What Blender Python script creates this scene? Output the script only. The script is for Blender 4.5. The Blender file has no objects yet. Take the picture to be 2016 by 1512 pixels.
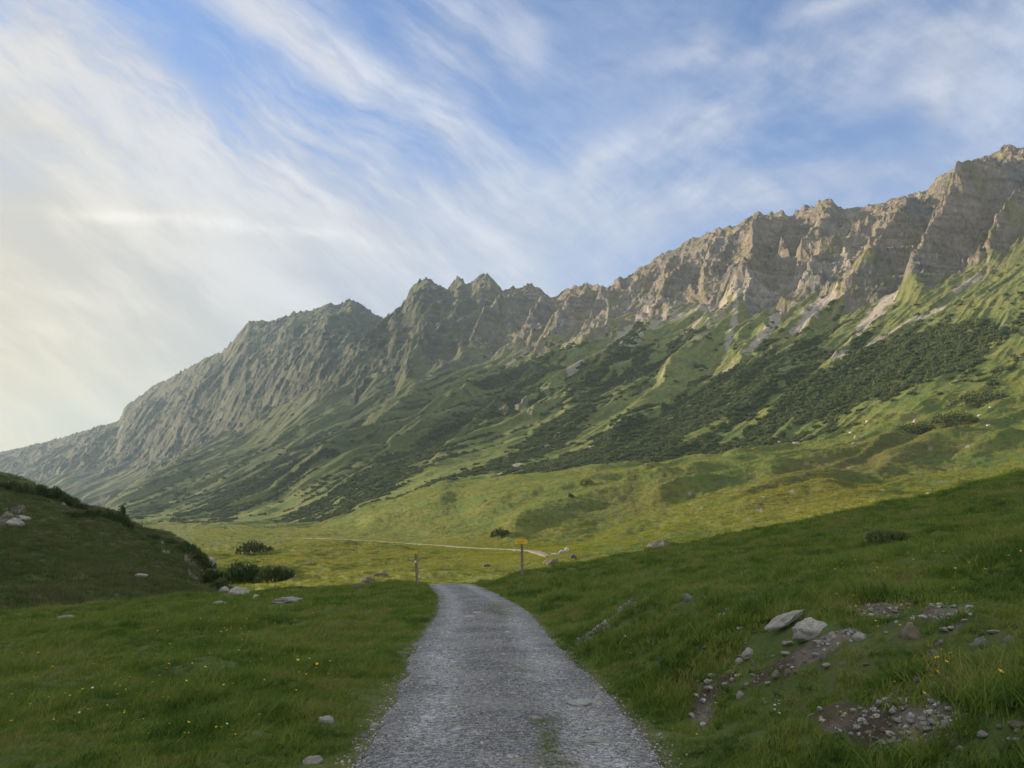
import bpy, bmesh, math, random
import numpy as np
from mathutils import Vector, Matrix
rnd = random.Random(7)
rng = np.random.default_rng(11)
R = math.radians
S = bpy.context.scene
COL = S.collection

# ------------------------------------------------------------------ camera
PITCH, FPX = R(9.5), 1512.0
cp, sp = math.cos(PITCH), math.sin(PITCH)
cd = bpy.data.cameras.new('camera'); cam = bpy.data.objects.new('camera', cd); COL.objects.link(cam)
cam.location = (0, 0, 0); cam.rotation_euler = (R(90) + PITCH, 0, 0)
cd.sensor_width = 36; cd.lens = 27; cd.clip_start = 0.1; cd.clip_end = 60000
S.camera = cam
def to_qe(px, py):
    """photograph position -> (x/y, z/y) of its world direction"""
    X = (np.asarray(px, float) - 1008) / FPX; Y = (756 - np.asarray(py, float)) / FPX
    den = cp - Y * sp
    return X / den, (sp + Y * cp) / den
def to_px(x, y, z):
    q, e = x / y, z / y
    w = cp + e * sp
    Y = (e * cp - sp) / w
    return 1008 + FPX * q * (cp - Y * sp), 756 - FPX * Y

# ------------------------------------------------------------------ sun, sky, exposure
SUN_AZ, SUN_EL = R(-68), R(13)
SDIR = Vector((math.sin(SUN_AZ) * math.cos(SUN_EL), math.cos(SUN_AZ) * math.cos(SUN_EL), math.sin(SUN_EL)))
ld = bpy.data.lights.new('sun', 'SUN'); ld.energy = 5.0; ld.angle = R(0.6); ld.color = (1.0, 0.77, 0.50)
sun = bpy.data.objects.new('sun', ld); COL.objects.link(sun)
sun.rotation_euler = (-SDIR).to_track_quat('-Z', 'Y').to_euler()
S.view_settings.view_transform = 'Standard'; S.view_settings.look = 'None'
S.view_settings.exposure = 1.4; S.view_settings.gamma = 1.0
S.render.engine = 'CYCLES'
S.cycles.max_bounces = 6; S.cycles.diffuse_bounces = 3; S.cycles.glossy_bounces = 2
S.cycles.transmission_bounces = 2; S.cycles.volume_bounces = 0; S.cycles.transparent_max_bounces = 6
S.cycles.use_denoising = True

class NT:
    """tiny helper for node trees"""
    def __init__(s, nt): s.nt = nt; s.n = nt.nodes; s.l = nt.links
    def put(s, sock, v):
        if isinstance(v, bpy.types.NodeSocket): s.l.new(v, sock)
        elif v is not None: sock.default_value = v
    def math(s, op, a, b=None, c=None, clamp=False):
        n = s.n.new('ShaderNodeMath'); n.operation = op; n.use_clamp = clamp
        s.put(n.inputs[0], a); s.put(n.inputs[1], b)
        if c is not None: s.put(n.inputs[2], c)
        return n.outputs[0]
    def vmath(s, op, a, b=None, out=0):
        n = s.n.new('ShaderNodeVectorMath'); n.operation = op
        s.put(n.inputs[0], a); s.put(n.inputs[1], b)
        return n.outputs[out]
    def mix(s, f, a, b, mode='MIX'):
        n = s.n.new('ShaderNodeMix'); n.data_type = 'RGBA'; n.blend_type = mode
        s.put(n.inputs[0], f)
        for k, v in ((6, a), (7, b)):
            if isinstance(v, tuple) and len(v) == 3: v = v + (1,)
            s.put(n.inputs[k], v)
        return n.outputs[2]
    def noise(s, vec, scale, detail=3, rough=0.5, dist=0.0, out=0):
        n = s.n.new('ShaderNodeTexNoise')
        if vec is not None: s.put(n.inputs['Vector'], vec)
        n.inputs['Scale'].default_value = scale; n.inputs['Detail'].default_value = detail
        n.inputs['Roughness'].default_value = rough; n.inputs['Distortion'].default_value = dist
        return n.outputs[out]
    def ramp(s, f, lo, hi, a=0.0, b=1.0):
        n = s.n.new('ShaderNodeMapRange'); n.interpolation_type = 'SMOOTHSTEP'
        s.put(n.inputs[0], f)
        for k, v in zip((1, 2, 3, 4), (lo, hi, a, b)): n.inputs[k].default_value = v
        return n.outputs[0]
    def comb(s, x, y, z):
        n = s.n.new('ShaderNodeCombineXYZ')
        for k, v in enumerate((x, y, z)): s.put(n.inputs[k], v)
        return n.outputs[0]
    def sep(s, v):
        n = s.n.new('ShaderNodeSeparateXYZ'); s.put(n.inputs[0], v); return n.outputs

w = bpy.data.worlds.new("World"); S.world = w; w.use_nodes = True
w.node_tree.nodes.clear(); T = NT(w.node_tree)
sky = T.n.new('ShaderNodeTexSky'); sky.sky_type = 'NISHITA'; sky.sun_disc = False
sky.sun_elevation = SUN_EL; sky.sun_rotation = SUN_AZ % (2 * math.pi)
sky.altitude = 1800; sky.air_density = 1.0; sky.dust_density = 0.6; sky.ozone_density = 1.6
gen = T.n.new('ShaderNodeTexCoord').outputs['Generated']
dx, dy, dz = T.sep(T.vmath('NORMALIZE', gen))[:3]
dyc = T.math('MAXIMUM', dy, 0.2)
q_ = T.math('DIVIDE', dx, dyc); e_ = T.math('DIVIDE', dz, dyc)
qe = T.comb(q_, e_, 0)
# the veil of cirrus: wind-combed, defined over the sky's directions
warp = T.noise(qe, 2.2, 4, 0.6, 0.0, 1)
wv = T.vmath('SUBTRACT', warp, (0.5, 0.5, 0.5))
wsc = T.n.new('ShaderNodeVectorMath'); wsc.operation = 'SCALE'; T.put(wsc.inputs[0], wv); wsc.inputs['Scale'].default_value = 0.12
qw = T.vmath('ADD', qe, wsc.outputs[0])
def mapped(v, loc, rot, sc, kind='TEXTURE'):
    n = T.n.new('ShaderNodeMapping'); n.vector_type = kind; T.put(n.inputs[0], v)
    n.inputs['Location'].default_value = loc; n.inputs['Rotation'].default_value = (0, 0, rot); n.inputs['Scale'].default_value = sc
    return n.outputs[0]
CL = [  # centre (photo px), radii px, tilt, strength
 (280,170,300,55,37,.95),(500,300,190,22,34,.75),(90,30,170,70,35,.60),
 (600,80,240,45,36,.95),(770,165,120,22,20,.5),(620,300,260,70,28,.60),
 (60,130,130,90,20,.45),(60,250,170,28,15,.65),(880,270,60,35,40,.45),(960,335,120,50,35,.45),(920,392,70,22,5,.45),
 (350,440,420,22,7,.8),(0,400,240,26,7,.5),(700,480,350,60,4,.45),(560,350,90,50,20,.3),
 (1300,290,150,60,-25,.5),(1180,335,70,26,-55,.45),(1420,250,60,35,-30,.35),(1150,440,380,60,-4,.5),
 (1650,370,260,55,-6,.75),(1500,390,150,45,0,.4),
 (1540,100,330,26,-6,.3),(1640,10,90,24,-20,.6),(1850,150,130,70,-50,.55),(1960,60,160,110,-40,.4),(1385,75,32,50,40,.45),
 (1700,130,220,90,-25,.35),(1040,60,50,80,0,.4),(900,70,90,100,10,.42),(1960,250,90,60,-50,.35),(1560,140,40,30,-40,.4),(1830,220,20,50,10,.35)]
cov = None
for (px, py, rx, ry, a, st) in CL:
    q0, e0 = to_qe(px, py)
    d = mapped(qw, (float(q0), float(e0), 0), R(-a), (rx / FPX * 1.05, ry / FPX * 1.05, 1))
    g = T.math('MULTIPLY', T.math('EXPONENT', T.math('MULTIPLY', T.vmath('DOT_PRODUCT', d, d, 1), -0.8)), st)
    cov = g if cov is None else T.math('ADD', cov, g)
# fibres: combed down to the right on the left of the sky, the other way on the right
fa = T.noise(mapped(qw, (0, 0, 0), R(-36), (0.62, 0.14, 1)), 1.0, 10, 0.60, 0.15)
fb = T.noise(mapped(qw, (3, 1, 0), R(28), (0.46, 0.22, 1)), 1.0, 10, 0.62, 0.3)
side = T.ramp(q_, -0.15, 0.25)
fib = T.math('ADD', T.math('MULTIPLY', fa, T.math('SUBTRACT', 1.0, side)), T.math('MULTIPLY', fb, side))
fine = T.noise(mapped(qw, (5, 2, 0), R(-38), (0.20, 0.045, 1)), 1.0, 8, 0.65, 0.3)
fib = T.math('ADD', fib, T.math('MULTIPLY', T.math('SUBTRACT', fine, 0.5), T.math('SUBTRACT', 0.42, T.math('MULTIPLY', side, 0.2))))
fib = T.ramp(fib, 0.24, 0.78)
soft = T.ramp(T.noise(qw, 3.0, 5, 0.6), 0.3, 0.7)
mod = T.math('ADD', T.math('MULTIPLY', T.math('POWER', fib, 1.1), 1.05), T.math('MULTIPLY', soft, 0.5))
cov = T.math('MULTIPLY', cov, mod)
# thin overcast sheet low down, thicker to the left
lowv = T.ramp(T.math('ADD', T.math('SUBTRACT', e_, T.math('MULTIPLY', q_, -0.22)), T.math('MULTIPLY', fib, -0.16)), 0.14, 0.46, 0.85, 0.0)
cov = T.math('ADD', cov, T.math('MULTIPLY', lowv, T.ramp(q_, -0.75, 0.1, 2.2, 1.0)))
cov = T.math('ADD', cov, T.ramp(fib, 0.1, 0.9, 0.04, 0.24))
lit = None
for (px, py, rx, ry, a, st) in [(280,436,620,11,7,.62),(300,185,260,34,38,.7),(510,305,170,14,35,.9),(700,120,170,26,36,.6),(100,640,200,16,6,.4),(60,560,200,18,8,.4),(480,770,60,10,4,.2)]:
    q0, e0 = to_qe(px, py); d = mapped(qw, (float(q0), float(e0), 0), R(-a), (rx / FPX * 1.05, ry / FPX * 1.05, 1))
    g = T.math('MULTIPLY', T.math('EXPONENT', T.math('MULTIPLY', T.vmath('DOT_PRODUCT', d, d, 1), -0.8)), st)
    lit = g if lit is None else T.math('ADD', lit, g)
over = T.math('MAXIMUM', T.ramp(dz, 0.60, 0.82), T.ramp(dy, 0.30, -0.05))      # bright cloud added to the unseen sky overhead and behind, lifting the shaded foreground
cov = T.math('ADD', cov, T.math('MULTIPLY', over, T.ramp(soft, 0, 1, 1.0, 2.0)))
cov = T.math('SUBTRACT', 1.0, T.math('EXPONENT', T.math('MULTIPLY', cov, -1.6)))
sdot = T.math('MAXIMUM', T.vmath('DOT_PRODUCT', T.vmath('NORMALIZE', gen), tuple(SDIR), 1), 0.0)
glow = T.math('POWER', sdot, 4.0)
elev = T.ramp(dz, 0.0, 0.40)
ccol = T.mix(elev, (0.21, 0.213, 0.207), (0.255, 0.263, 0.292))
warmc = T.mix(elev, (0.335, 0.26, 0.140), (0.285, 0.262, 0.225))
ccol = T.mix(T.math('MULTIPLY', glow, 1.9, clamp=True), ccol, warmc)
ccol = T.mix(over, ccol, (0.43, 0.42, 0.41))
bandc = T.ramp(fib, 0.1, 0.9, 0.88, 1.14)
bandc = T.math('MULTIPLY', bandc, T.math('ADD', 1.0, T.math('MULTIPLY', T.math('MULTIPLY', lit, T.ramp(fib, 0.1, 0.8, 0.35, 1.0)), 0.28)))
ccol = T.vmath('MULTIPLY', ccol, T.comb(bandc, bandc, bandc))
skc = T.vmath('MULTIPLY', sky.outputs[0], (0.053, 0.074, 0.099))
tot = T.mix(cov, skc, ccol)
bg = T.n.new('ShaderNodeBackground'); T.put(bg.inputs[0], tot); bg.inputs[1].default_value = 1.0
T.l.new(bg.outputs[0], T.n.new('ShaderNodeOutputWorld').inputs[0])

# ------------------------------------------------------------------ numeric noise
PERM = np.random.default_rng(5).integers(0, 256, 4096)
GA = np.random.default_rng(6).random(256) * 2 * np.pi
GX, GY = np.cos(GA), np.sin(GA)
def gn(x, y, seed=0):
    xi = np.floor(x); yi = np.floor(y); fx = x - xi; fy = y - yi
    xi = xi.astype(np.int64); yi = yi.astype(np.int64)
    def g(a, b, u, v):
        h = PERM[(PERM[(a + seed * 131) & 4095] * 13 + b * 7 + seed * 977 + (a * 5 ^ b * 3)) & 4095]
        return GX[h] * u + GY[h] * v
    u = fx * fx * fx * (fx * (fx * 6 - 15) + 10); v = fy * fy * fy * (fy * (fy * 6 - 15) + 10)
    a = g(xi, yi, fx, fy); b = g(xi + 1, yi, fx - 1, fy)
    c = g(xi, yi + 1, fx, fy - 1); d = g(xi + 1, yi + 1, fx - 1, fy - 1)
    return ((a + (b - a) * u) * (1 - v) + (c + (d - c) * u) * v) * 1.5
def fbm(x, y, oct=4, seed=0, gain=0.5, lac=2.03):
    r = 0; a = 1; t = 0
    for k in range(oct):
        r = r + a * gn(x, y, seed + k); t += a; a *= gain; x = x * lac + 13.7; y = y * lac - 7.1
    return r / t
def ridged(x, y, oct=4, seed=0, gain=0.5, lac=2.07):
    r = 0; a = 1; t = 0; p = 1
    for k in range(oct):
        n = 1 - np.abs(gn(x, y, seed + k)) * 1.6; n = np.clip(n, 0, 1) ** 2
        r = r + a * n * p; p = np.clip(n * 1.3, 0.15, 1); t += a; a *= gain; x = x * lac + 5.3; y = y * lac + 9.9
    return r / t
def ss(x, a, b):
    t = np.clip((x - a) / (b - a), 0, 1); return t * t * (3 - 2 * t)

# ------------------------------------------------------------------ far terrain: crest and foot lines of the valley
def sl(px, py):
    q, e = to_qe(px, py); v0 = float(np.interp(px, [240, 600, 1000, 1500, 2016], [345, 345, 420, 470, 470]))
    return .6 * v0 / max(.48 * float(q) + .36 - float(e), .03)
def auto(l): return [(a, b, c if c else sl(a, b)) for a, b, c in l]
ROWS = [
 [(-600,1165,85),(450,1160,85),(600,1150,78),(800,1147,72),(1000,1146,70),(1200,1130,70),(1400,1110,75),(1600,1080,75),(1800,1035,75),(2016,995,75),(2500,940,75)],
 [(-600,1130,140),(450,1125,130),(600,1115,125),(800,1112,115),(1000,1118,100),(1200,1090,100),(1400,1055,105),(1600,1015,105),(1800,992,105),(2016,975,105),(2500,930,105)],
 [(-600,1100,220),(450,1090,210),(600,1083,190),(800,1088,170),(1000,1096,132),(1100,1085,132),(1300,1038,140),(1480,984,145),(1600,961,150),(1700,950,150),(1780,962,150),(1900,968,150),(2016,962,150),(2500,900,150)],
 [(-600,1070,330),(450,1066,310),(600,1064,270),(800,1073,230),(1000,1083,180),(1100,1076,172),(1300,1048,175),(1480,1008,180),(1600,994,190),(1700,985,190),(1900,952,190),(2016,935,190),(2500,860,190)],
 [(-600,1050,480),(450,1050,440),(600,1050,400),(800,1030,330),(1000,1010,290),(1200,990,280),(1480,950,270),(1700,920,260),(2016,880,260),(2500,760,260)],
 [(-600,1035,700),(450,1032,640),(560,1031,600),(620,1036,560),(700,1012,520),(850,965,500),(1000,942,480),(1200,925,470),(1480,895,450),(1600,880,420),(1800,845,400),(2016,800,400),(2500,640,400)],
 [(-600,1040,900),(450,1040,720),(560,1040,680),(640,1048,630),(700,1034,590),(850,990,580),(1000,966,550),(1200,948,535),(1480,915,510),(1600,888,470),(1800,842,450),(2016,784,460),(2500,610,460)],
 [(-600,1030,1500),(250,1024,1100),(450,1034,800),(560,1036,760),(640,1030,720),(700,1010,680),(850,968,660),(1000,948,640),(1200,930,620),(1480,898,590),(1600,870,540),(1800,815,520),(2016,750,540),(2500,560,540)],
 auto([(-600,1000,4500),(0,990,3300),(240,1000,1900),(400,955,1650),(600,900,0),(800,855,0),(1000,800,0),(1200,770,0),(1480,740,0),(1700,690,0),(1850,650,0),(2016,600,0),(2500,420,700)]),
 auto([(-600,980,4800),(0,955,3700),(240,925,3000),(330,905,2700),(480,880,2300),(620,800,2050),(760,765,1700),(960,710,0),(1100,680,0),(1200,645,0),(1310,610,0),(1480,590,0),(1600,605,1080),(1800,552,925),(1900,530,900),(2016,482,880),(2500,330,800)]),
 [(-600,1010,5200),(-200,950,4800),(0,890,4500),(40,882,4400),(90,870,4300),(160,850,4100),(235,828,3900),(245,802,3850),(300,762,3700),(400,708,3400),(440,690,3300),(490,632,3200),(540,632,3100),(575,615,3050),(620,608,3000),(650,598,2950),(665,603,2950),(690,588,2900),(720,605,2850),(740,620,2750),(760,629,2600),(775,612,2450),(790,600,2400),(815,560,2350),(835,545,2320),(850,549,2300),(880,570,2250),(900,548,2200),(925,560,2180),(945,539,2150),(965,540,2130),(990,572,2080),(1010,562,2050),(1040,561,2020),(1065,568,2000),(1085,590,1980),(1110,572,1960),(1130,566,1950),(1165,562,1900),(1200,564,1850),(1240,542,1800),(1270,525,1760),(1300,505,1730),(1360,472,1660),(1400,455,1620),(1450,440,1560),(1500,422,1520),(1540,418,1490),(1560,424,1470),(1580,407,1450),(1635,394,1400),(1650,408,1390),(1700,408,1350),(1760,390,1300),(1790,384,1280),(1815,382,1260),(1850,345,1230),(1880,330,1210),(1930,313,1180),(1988,286,1150),(2016,291,1130),(2100,330,1080),(2500,200,1000)],
]
NQ = 6401
QG = np.linspace(-1.6, 1.6, NQ); DQ = QG[1] - QG[0]
RY, RZ = [], []
for k, row in enumerate(ROWS):
    a = np.array(row, float); q, e = to_qe(a[:, 0], a[:, 1])
    Y = np.interp(QG, q, a[:, 2]); E = np.interp(QG, q, e)
    wd = 6 if k == len(ROWS) - 1 else 60
    kr = np.hanning(wd * 2 + 1); kr /= kr.sum()
    f = lambda v, kk: np.convolve(np.pad(v, len(kk) // 2, mode='edge'), kk, 'valid')
    kb = np.hanning(161); kb /= kb.sum()
    RY.append(f(Y, kb)); RZ.append(f(E, kr))
for k in range(1, len(RY)): RY[k] = np.maximum(RY[k], RY[k - 1] + 8)
RZ = [RZ[k] * RY[k] for k in range(len(RY))]
RY.append(RY[-1] * 1.12 + 30); RZ.append(RZ[-1] - 0.16 * RY[-2])
RY.append(RY[-1] * 1.25 + 300); RZ.append(np.full(NQ, -60.0))
RY = np.array(RY); RZ = np.array(RZ); NR = len(RY)
TC, TR = 9, 10            # row index of the cliffs' foot, of the ridge
# monotone cubic slopes along each column
HK_ = np.diff(RY, axis=0); Dl = np.diff(RZ, axis=0) / HK_
MK_ = np.zeros_like(RZ); MK_[0] = Dl[0]; MK_[-1] = Dl[-1]
for k in range(1, NR - 1):
    w1 = 2 * HK_[k] + HK_[k - 1]; w2 = HK_[k] + 2 * HK_[k - 1]
    same = Dl[k] * Dl[k - 1] > 0
    with np.errstate(divide='ignore', invalid='ignore'):
        m = (w1 + w2) / (w1 / Dl[k - 1] + w2 / Dl[k])
    MK_[k] = np.where(same, m, 0)
def qidx(q):
    f = np.clip((q - QG[0]) / DQ, 0, NQ - 1.001); i = f.astype(int); return i, f - i
def far(x, y):
    i, f = qidx(x / np.maximum(y, 1))
    t = np.zeros_like(y); z = np.zeros_like(y)
    Yk = [RY[k][i] * (1 - f) + RY[k][i + 1] * f for k in range(NR)]
    for k in range(NR - 1):
        m = (y >= Yk[k]) if k else np.ones_like(y, bool)
        if k < NR - 2: m &= (y < Yk[k + 1])
        if not m.any(): continue
        ii, ff = i[m], f[m]; g = lambda A: A[ii] * (1 - ff) + A[ii + 1] * ff
        h = g(HK_[k]); s = np.clip((y[m] - Yk[k][m]) / h, 0, 1.0)
        z0, z1, m0, m1 = g(RZ[k]), g(RZ[k + 1]), g(MK_[k]) * h, g(MK_[k + 1]) * h
        if k == TR - 1: m1 = (z1 - z0) * .9
        if k == TR: m0 = (z1 - z0)
        s2, s3 = s * s, s ** 3
        z[m] = (2*s3-3*s2+1)*z0 + (s3-2*s2+s)*m0 + (-2*s3+3*s2)*z1 + (s3-s2)*m1
        t[m] = k + s
    return z, t

# ------------------------------------------------------------------ near terrain: the road, the meadow and the bank
def road_x(y): return np.interp(y, [-80, 0, 9.5, 12.6, 16.6, 23, 33, 43.6, 52, 70], [4, .08, -.05, -.33, -.55, -.82, -1.75, -3.35, -4.3, -2])
def road_z(y): return np.interp(y, [-80, 0, 7, 12.6, 16.6, 23, 33, 43.6, 50, 60, 80], [1.0, -1.8, -2.12, -2.32, -2.52, -2.83, -3.42, -3.9, -4.45, -6.3, -8])
YS = np.linspace(-80, 80, 1601); kk = np.hanning(61); kk /= kk.sum()
RXs = np.convolve(np.pad(road_x(YS), 30, mode='edge'), kk, 'valid'); RZs = np.convolve(np.pad(road_z(YS), 30, mode='edge'), kk, 'valid')
def rx_(y): return np.interp(y, YS, RXs)
def rz_(y): return np.interp(y, YS, RZs)
HW = 1.33
def near(x, y):
    d = x - rx_(y); r = np.abs(d)
    z = rz_(y).copy() - 0.035 * (np.clip(r, 0, HW) / HW) ** 2
    dr = np.maximum(d - HW, 0); dl = np.maximum(-d - HW, 0)
    bank = 0.62 * ss(y, -6, 4) * (1 - ss(y, 13, 24))
    wob = 0.5 * fbm(y / 3.1, x / 9, 2, 40)
    right = bank * ss(dr, 0.25 + wob, 2.0 + wob) + 0.165 * dr * ss(dr, 0, 2.5) + 0.0008 * dr ** 2
    right *= 1 - 0.55 * ss(y, 48, 66) * ss(dr, 0, 10)
    left = -0.045 * dl - 0.0009 * dl ** 2 + 0.05 * ss(dl, 0, .6)
    left -= 3.0 * ss(y + 0.35 * dl, 50, 72) * ss(dl, 2, 12)
    return z + np.where(d > 0, right, left)

# ridges and gullies that run down the slope, as polylines seen in the photograph: (points, height m, half width px)
SPURS = [
 ([(1990,288),(1930,380),(1895,440),(1860,480),(1800,545)], 34, 34),
 ([(1850,345),(1800,420),(1750,480),(1700,545),(1640,590)], 22, 26),
 ([(2016,400),(1985,440),(1960,500)], 16, 18),
 ([(1635,395),(1610,470),(1580,520)], 18, 24),
 ([(1570,410),(1560,480),(1540,520)], 12, 16),
 ([(1500,425),(1480,490),(1480,540),(1440,590)], 30, 30),
 ([(1460,445),(1400,520),(1390,580)], 16, 20),
 ([(1400,455),(1350,530),(1310,590),(1300,610)], 16, 18),
 ([(1220,555),(1200,600),(1180,640)], 16, 16),
 ([(1180,565),(1110,640),(1060,690)], 22, 20),
 ([(1090,590),(1060,640),(1020,690)], 16, 16),
 ([(1040,562),(990,610),(960,650),(930,700),(900,720)], 30, 26),
 ([(960,540),(945,590),(880,670),(830,720),(800,760)], 34, 26),
 ([(900,550),(860,620),(800,700),(720,760)], 22, 22),
 ([(835,546),(800,620),(760,680),(700,740),(640,800)], 46, 30),
 ([(690,590),(660,660),(600,740),(540,800)], 46, 34),
 ([(610,608),(560,680),(500,760),(440,820)], 34, 30),
 ([(490,632),(450,720),(390,800),(320,860)], 46, 34),
 ([(300,762),(270,830),(230,890)], 34, 26),
 ([(235,830),(180,880),(120,930)], 30, 24),
 ([(640,795),(500,868),(380,925),(240,1000)], 30, 40),
 ([(1640,590),(1560,650),(1440,760)], 7, 18),
 ([(1300,610),(1230,700),(1120,800)], 9, 18),
 ([(1480,600),(1400,650),(1300,760),(1220,830)], 9, 20),
 ([(1180,640),(1060,740),(960,820),(860,900)], 10, 22),
 ([(900,730),(800,800),(650,900),(540,970)], 12, 24),
 ([(1020,690),(900,800),(760,900),(660,970)], 10, 22),
]
MOUNDS = [([(900,1012),(1000,986),(1100,968),(1250,950)], 3.5, 13), ([(960,1062),(1060,1025),(1180,986),(1320,958),(1420,932)], 4.5, 16), ([(700,1038),(800,1012),(900,985)], 3.5, 12),
 ([(1130,1076),(1250,1034),(1400,1002),(1500,980),(1600,960),(1690,950)], 2.2, 16), ([(1250,1000),(1400,965),(1560,925)], 3.5, 14), ([(1480,960),(1640,905),(1800,870)], 3.5, 12), ([(1700,930),(1850,880),(2000,840)], 3.5, 12), ([(560,1085),(700,1078),(820,1080)], 1.2, 8)]
def seg_dist(px, py, pts):
    best = np.full(px.shape, 1e9); sgn = np.zeros(px.shape); par = np.zeros(px.shape)
    n = len(pts) - 1
    for k in range(n):
        (ax, ay), (bx, by) = pts[k], pts[k + 1]
        vx, vy = bx - ax, by - ay; L2 = vx * vx + vy * vy
        t = np.clip(((px - ax) * vx + (py - ay) * vy) / L2, 0, 1)
        d = np.hypot(px - ax - t * vx, py - ay - t * vy)
        m = d < best
        best = np.where(m, d, best); par = np.where(m, (k + t) / n, par)
        sgn = np.where(m, np.sign(vx * (py - ay) - vy * (px - ax)), sgn)
    return best, sgn, par
SCREE = [
 ([(1765,562),(1738,595),(1712,625),(1688,650)], 12, .95), ([(1765,560),(1725,600),(1700,625)], 8, .8), ([(1860,600),(1810,622),(1760,648),(1690,688),(1640,708)], 4, .9),
 ([(1640,600),(1605,628),(1570,662)], 12, .95), ([(1540,630),(1512,662),(1488,690)], 7, .95), ([(1450,615),(1447,650),(1432,685)], 7, .85),
 ([(1720,470),(1640,520),(1570,540),(1500,580),(1400,610)], 11, .8), ([(1335,605),(1290,650),(1240,700)], 8, .75), ([(1400,600),(1360,655),(1320,720)], 8, .6),
 ([(1480,590),(1420,640),(1370,690)], 8, .6), ([(1690,470),(1650,505),(1600,530)], 6, .7), ([(1165,875),(1145,893),(1128,908),(1118,925)], 7, 1.0),
 ([(1100,850),(1060,885),(1020,908),(985,938)], 5, .9), ([(1130,745),(1105,775),(1085,800)], 10, .3), ([(1240,590),(1180,640),(1100,700),(1050,730)], 7, .55),
 ([(640,870),(620,885)], 9, .4), ([(1000,690),(960,715)], 5, .3), ([(1360,690),(1330,715),(1300,760)], 4, .5), ([(1930,540),(1880,575)],5,.8),
 ([(1290,600),(1230,645),(1170,700),(1120,745)], 6, .85), ([(1350,590),(1300,640),(1240,692),(1190,740)], 5, .8), ([(1430,600),(1390,640),(1345,692)], 6, .85), ([(1180,640),(1130,682),(1080,722)], 5, .7), ([(1500,590),(1440,600),(1380,612),(1320,630)], 9, .75), ([(1590,560),(1540,580),(1490,600)], 8, .8), ([(1040,700),(1000,730),(960,760)], 4, .6), ([(1555,640),(1470,700),(1400,740)], 4, .7), ([(1700,650),(1600,710),(1520,745)], 5, .4)]
CRAGS = [(1030,800,16,26),(992,815,13,14),(860,690,40,60),(330,905,75,45),(515,800,30,36),(750,745,18,22),(800,690,14,30),(960,650,50,50),(640,745,30,30),(700,790,14,10),
 (1185,640,30,35),(1060,690,40,24),(1310,590,20,32),(1540,610,30,26),(1620,590,26,26),(1670,590,20,25),(1480,610,25,20),(410,760,60,60),(560,700,80,70)]
WOODS = [  # dwarf pine: centre px, radii px, tilt, strength
 (1800,700,190,48,-12,1.0),(1640,770,190,50,-22,1.0),(1400,800,230,45,-26,1.0),(1230,860,120,30,-24,.9),(1900,690,110,40,-10,.6),(1500,845,110,14,-5,.6),
 (1000,780,140,30,-38,.9),(880,860,200,36,-36,.9),(720,960,160,40,-30,1.0),(640,1000,120,24,-22,1.0),(760,1000,50,24,-20,1.0),(1090,850,110,24,-34,.8),(960,920,80,14,-20,.8),
 (1180,740,100,40,-40,.7),(1260,720,80,24,-40,.6),(560,930,180,26,-32,.7),(450,985,120,24,-28,.7),(1050,890,90,14,-25,.6),(1330,700,90,22,-36,.5),(820,800,120,20,-36,.45),
 (1250,905,260,16,-10,1.0),(1480,872,160,18,-14,.9),(900,945,110,14,-16,.9),(1080,915,120,16,-12,.9),(400,1045,60,14,-10,.9),(1910,640,40,9,-12,.9),(1840,832,60,12,-16,.9),(1940,780,60,14,-14,.5),(1100,905,80,10,-16,.8),(320,985,70,14,-28,.6)]
BROWN = [(1700,915,320,45,-18,.8),(1240,1000,160,30,-12,.6),(1500,930,120,20,-22,.5)]
def blob(px, py, cx, cy, rx, ry, a):
    c, s = math.cos(R(a)), math.sin(R(a)); u = (px - cx) * c + (py - cy) * s; v = -(px - cx) * s + (py - cy) * c
    return (u / rx) ** 2 + (v / ry) ** 2

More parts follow.
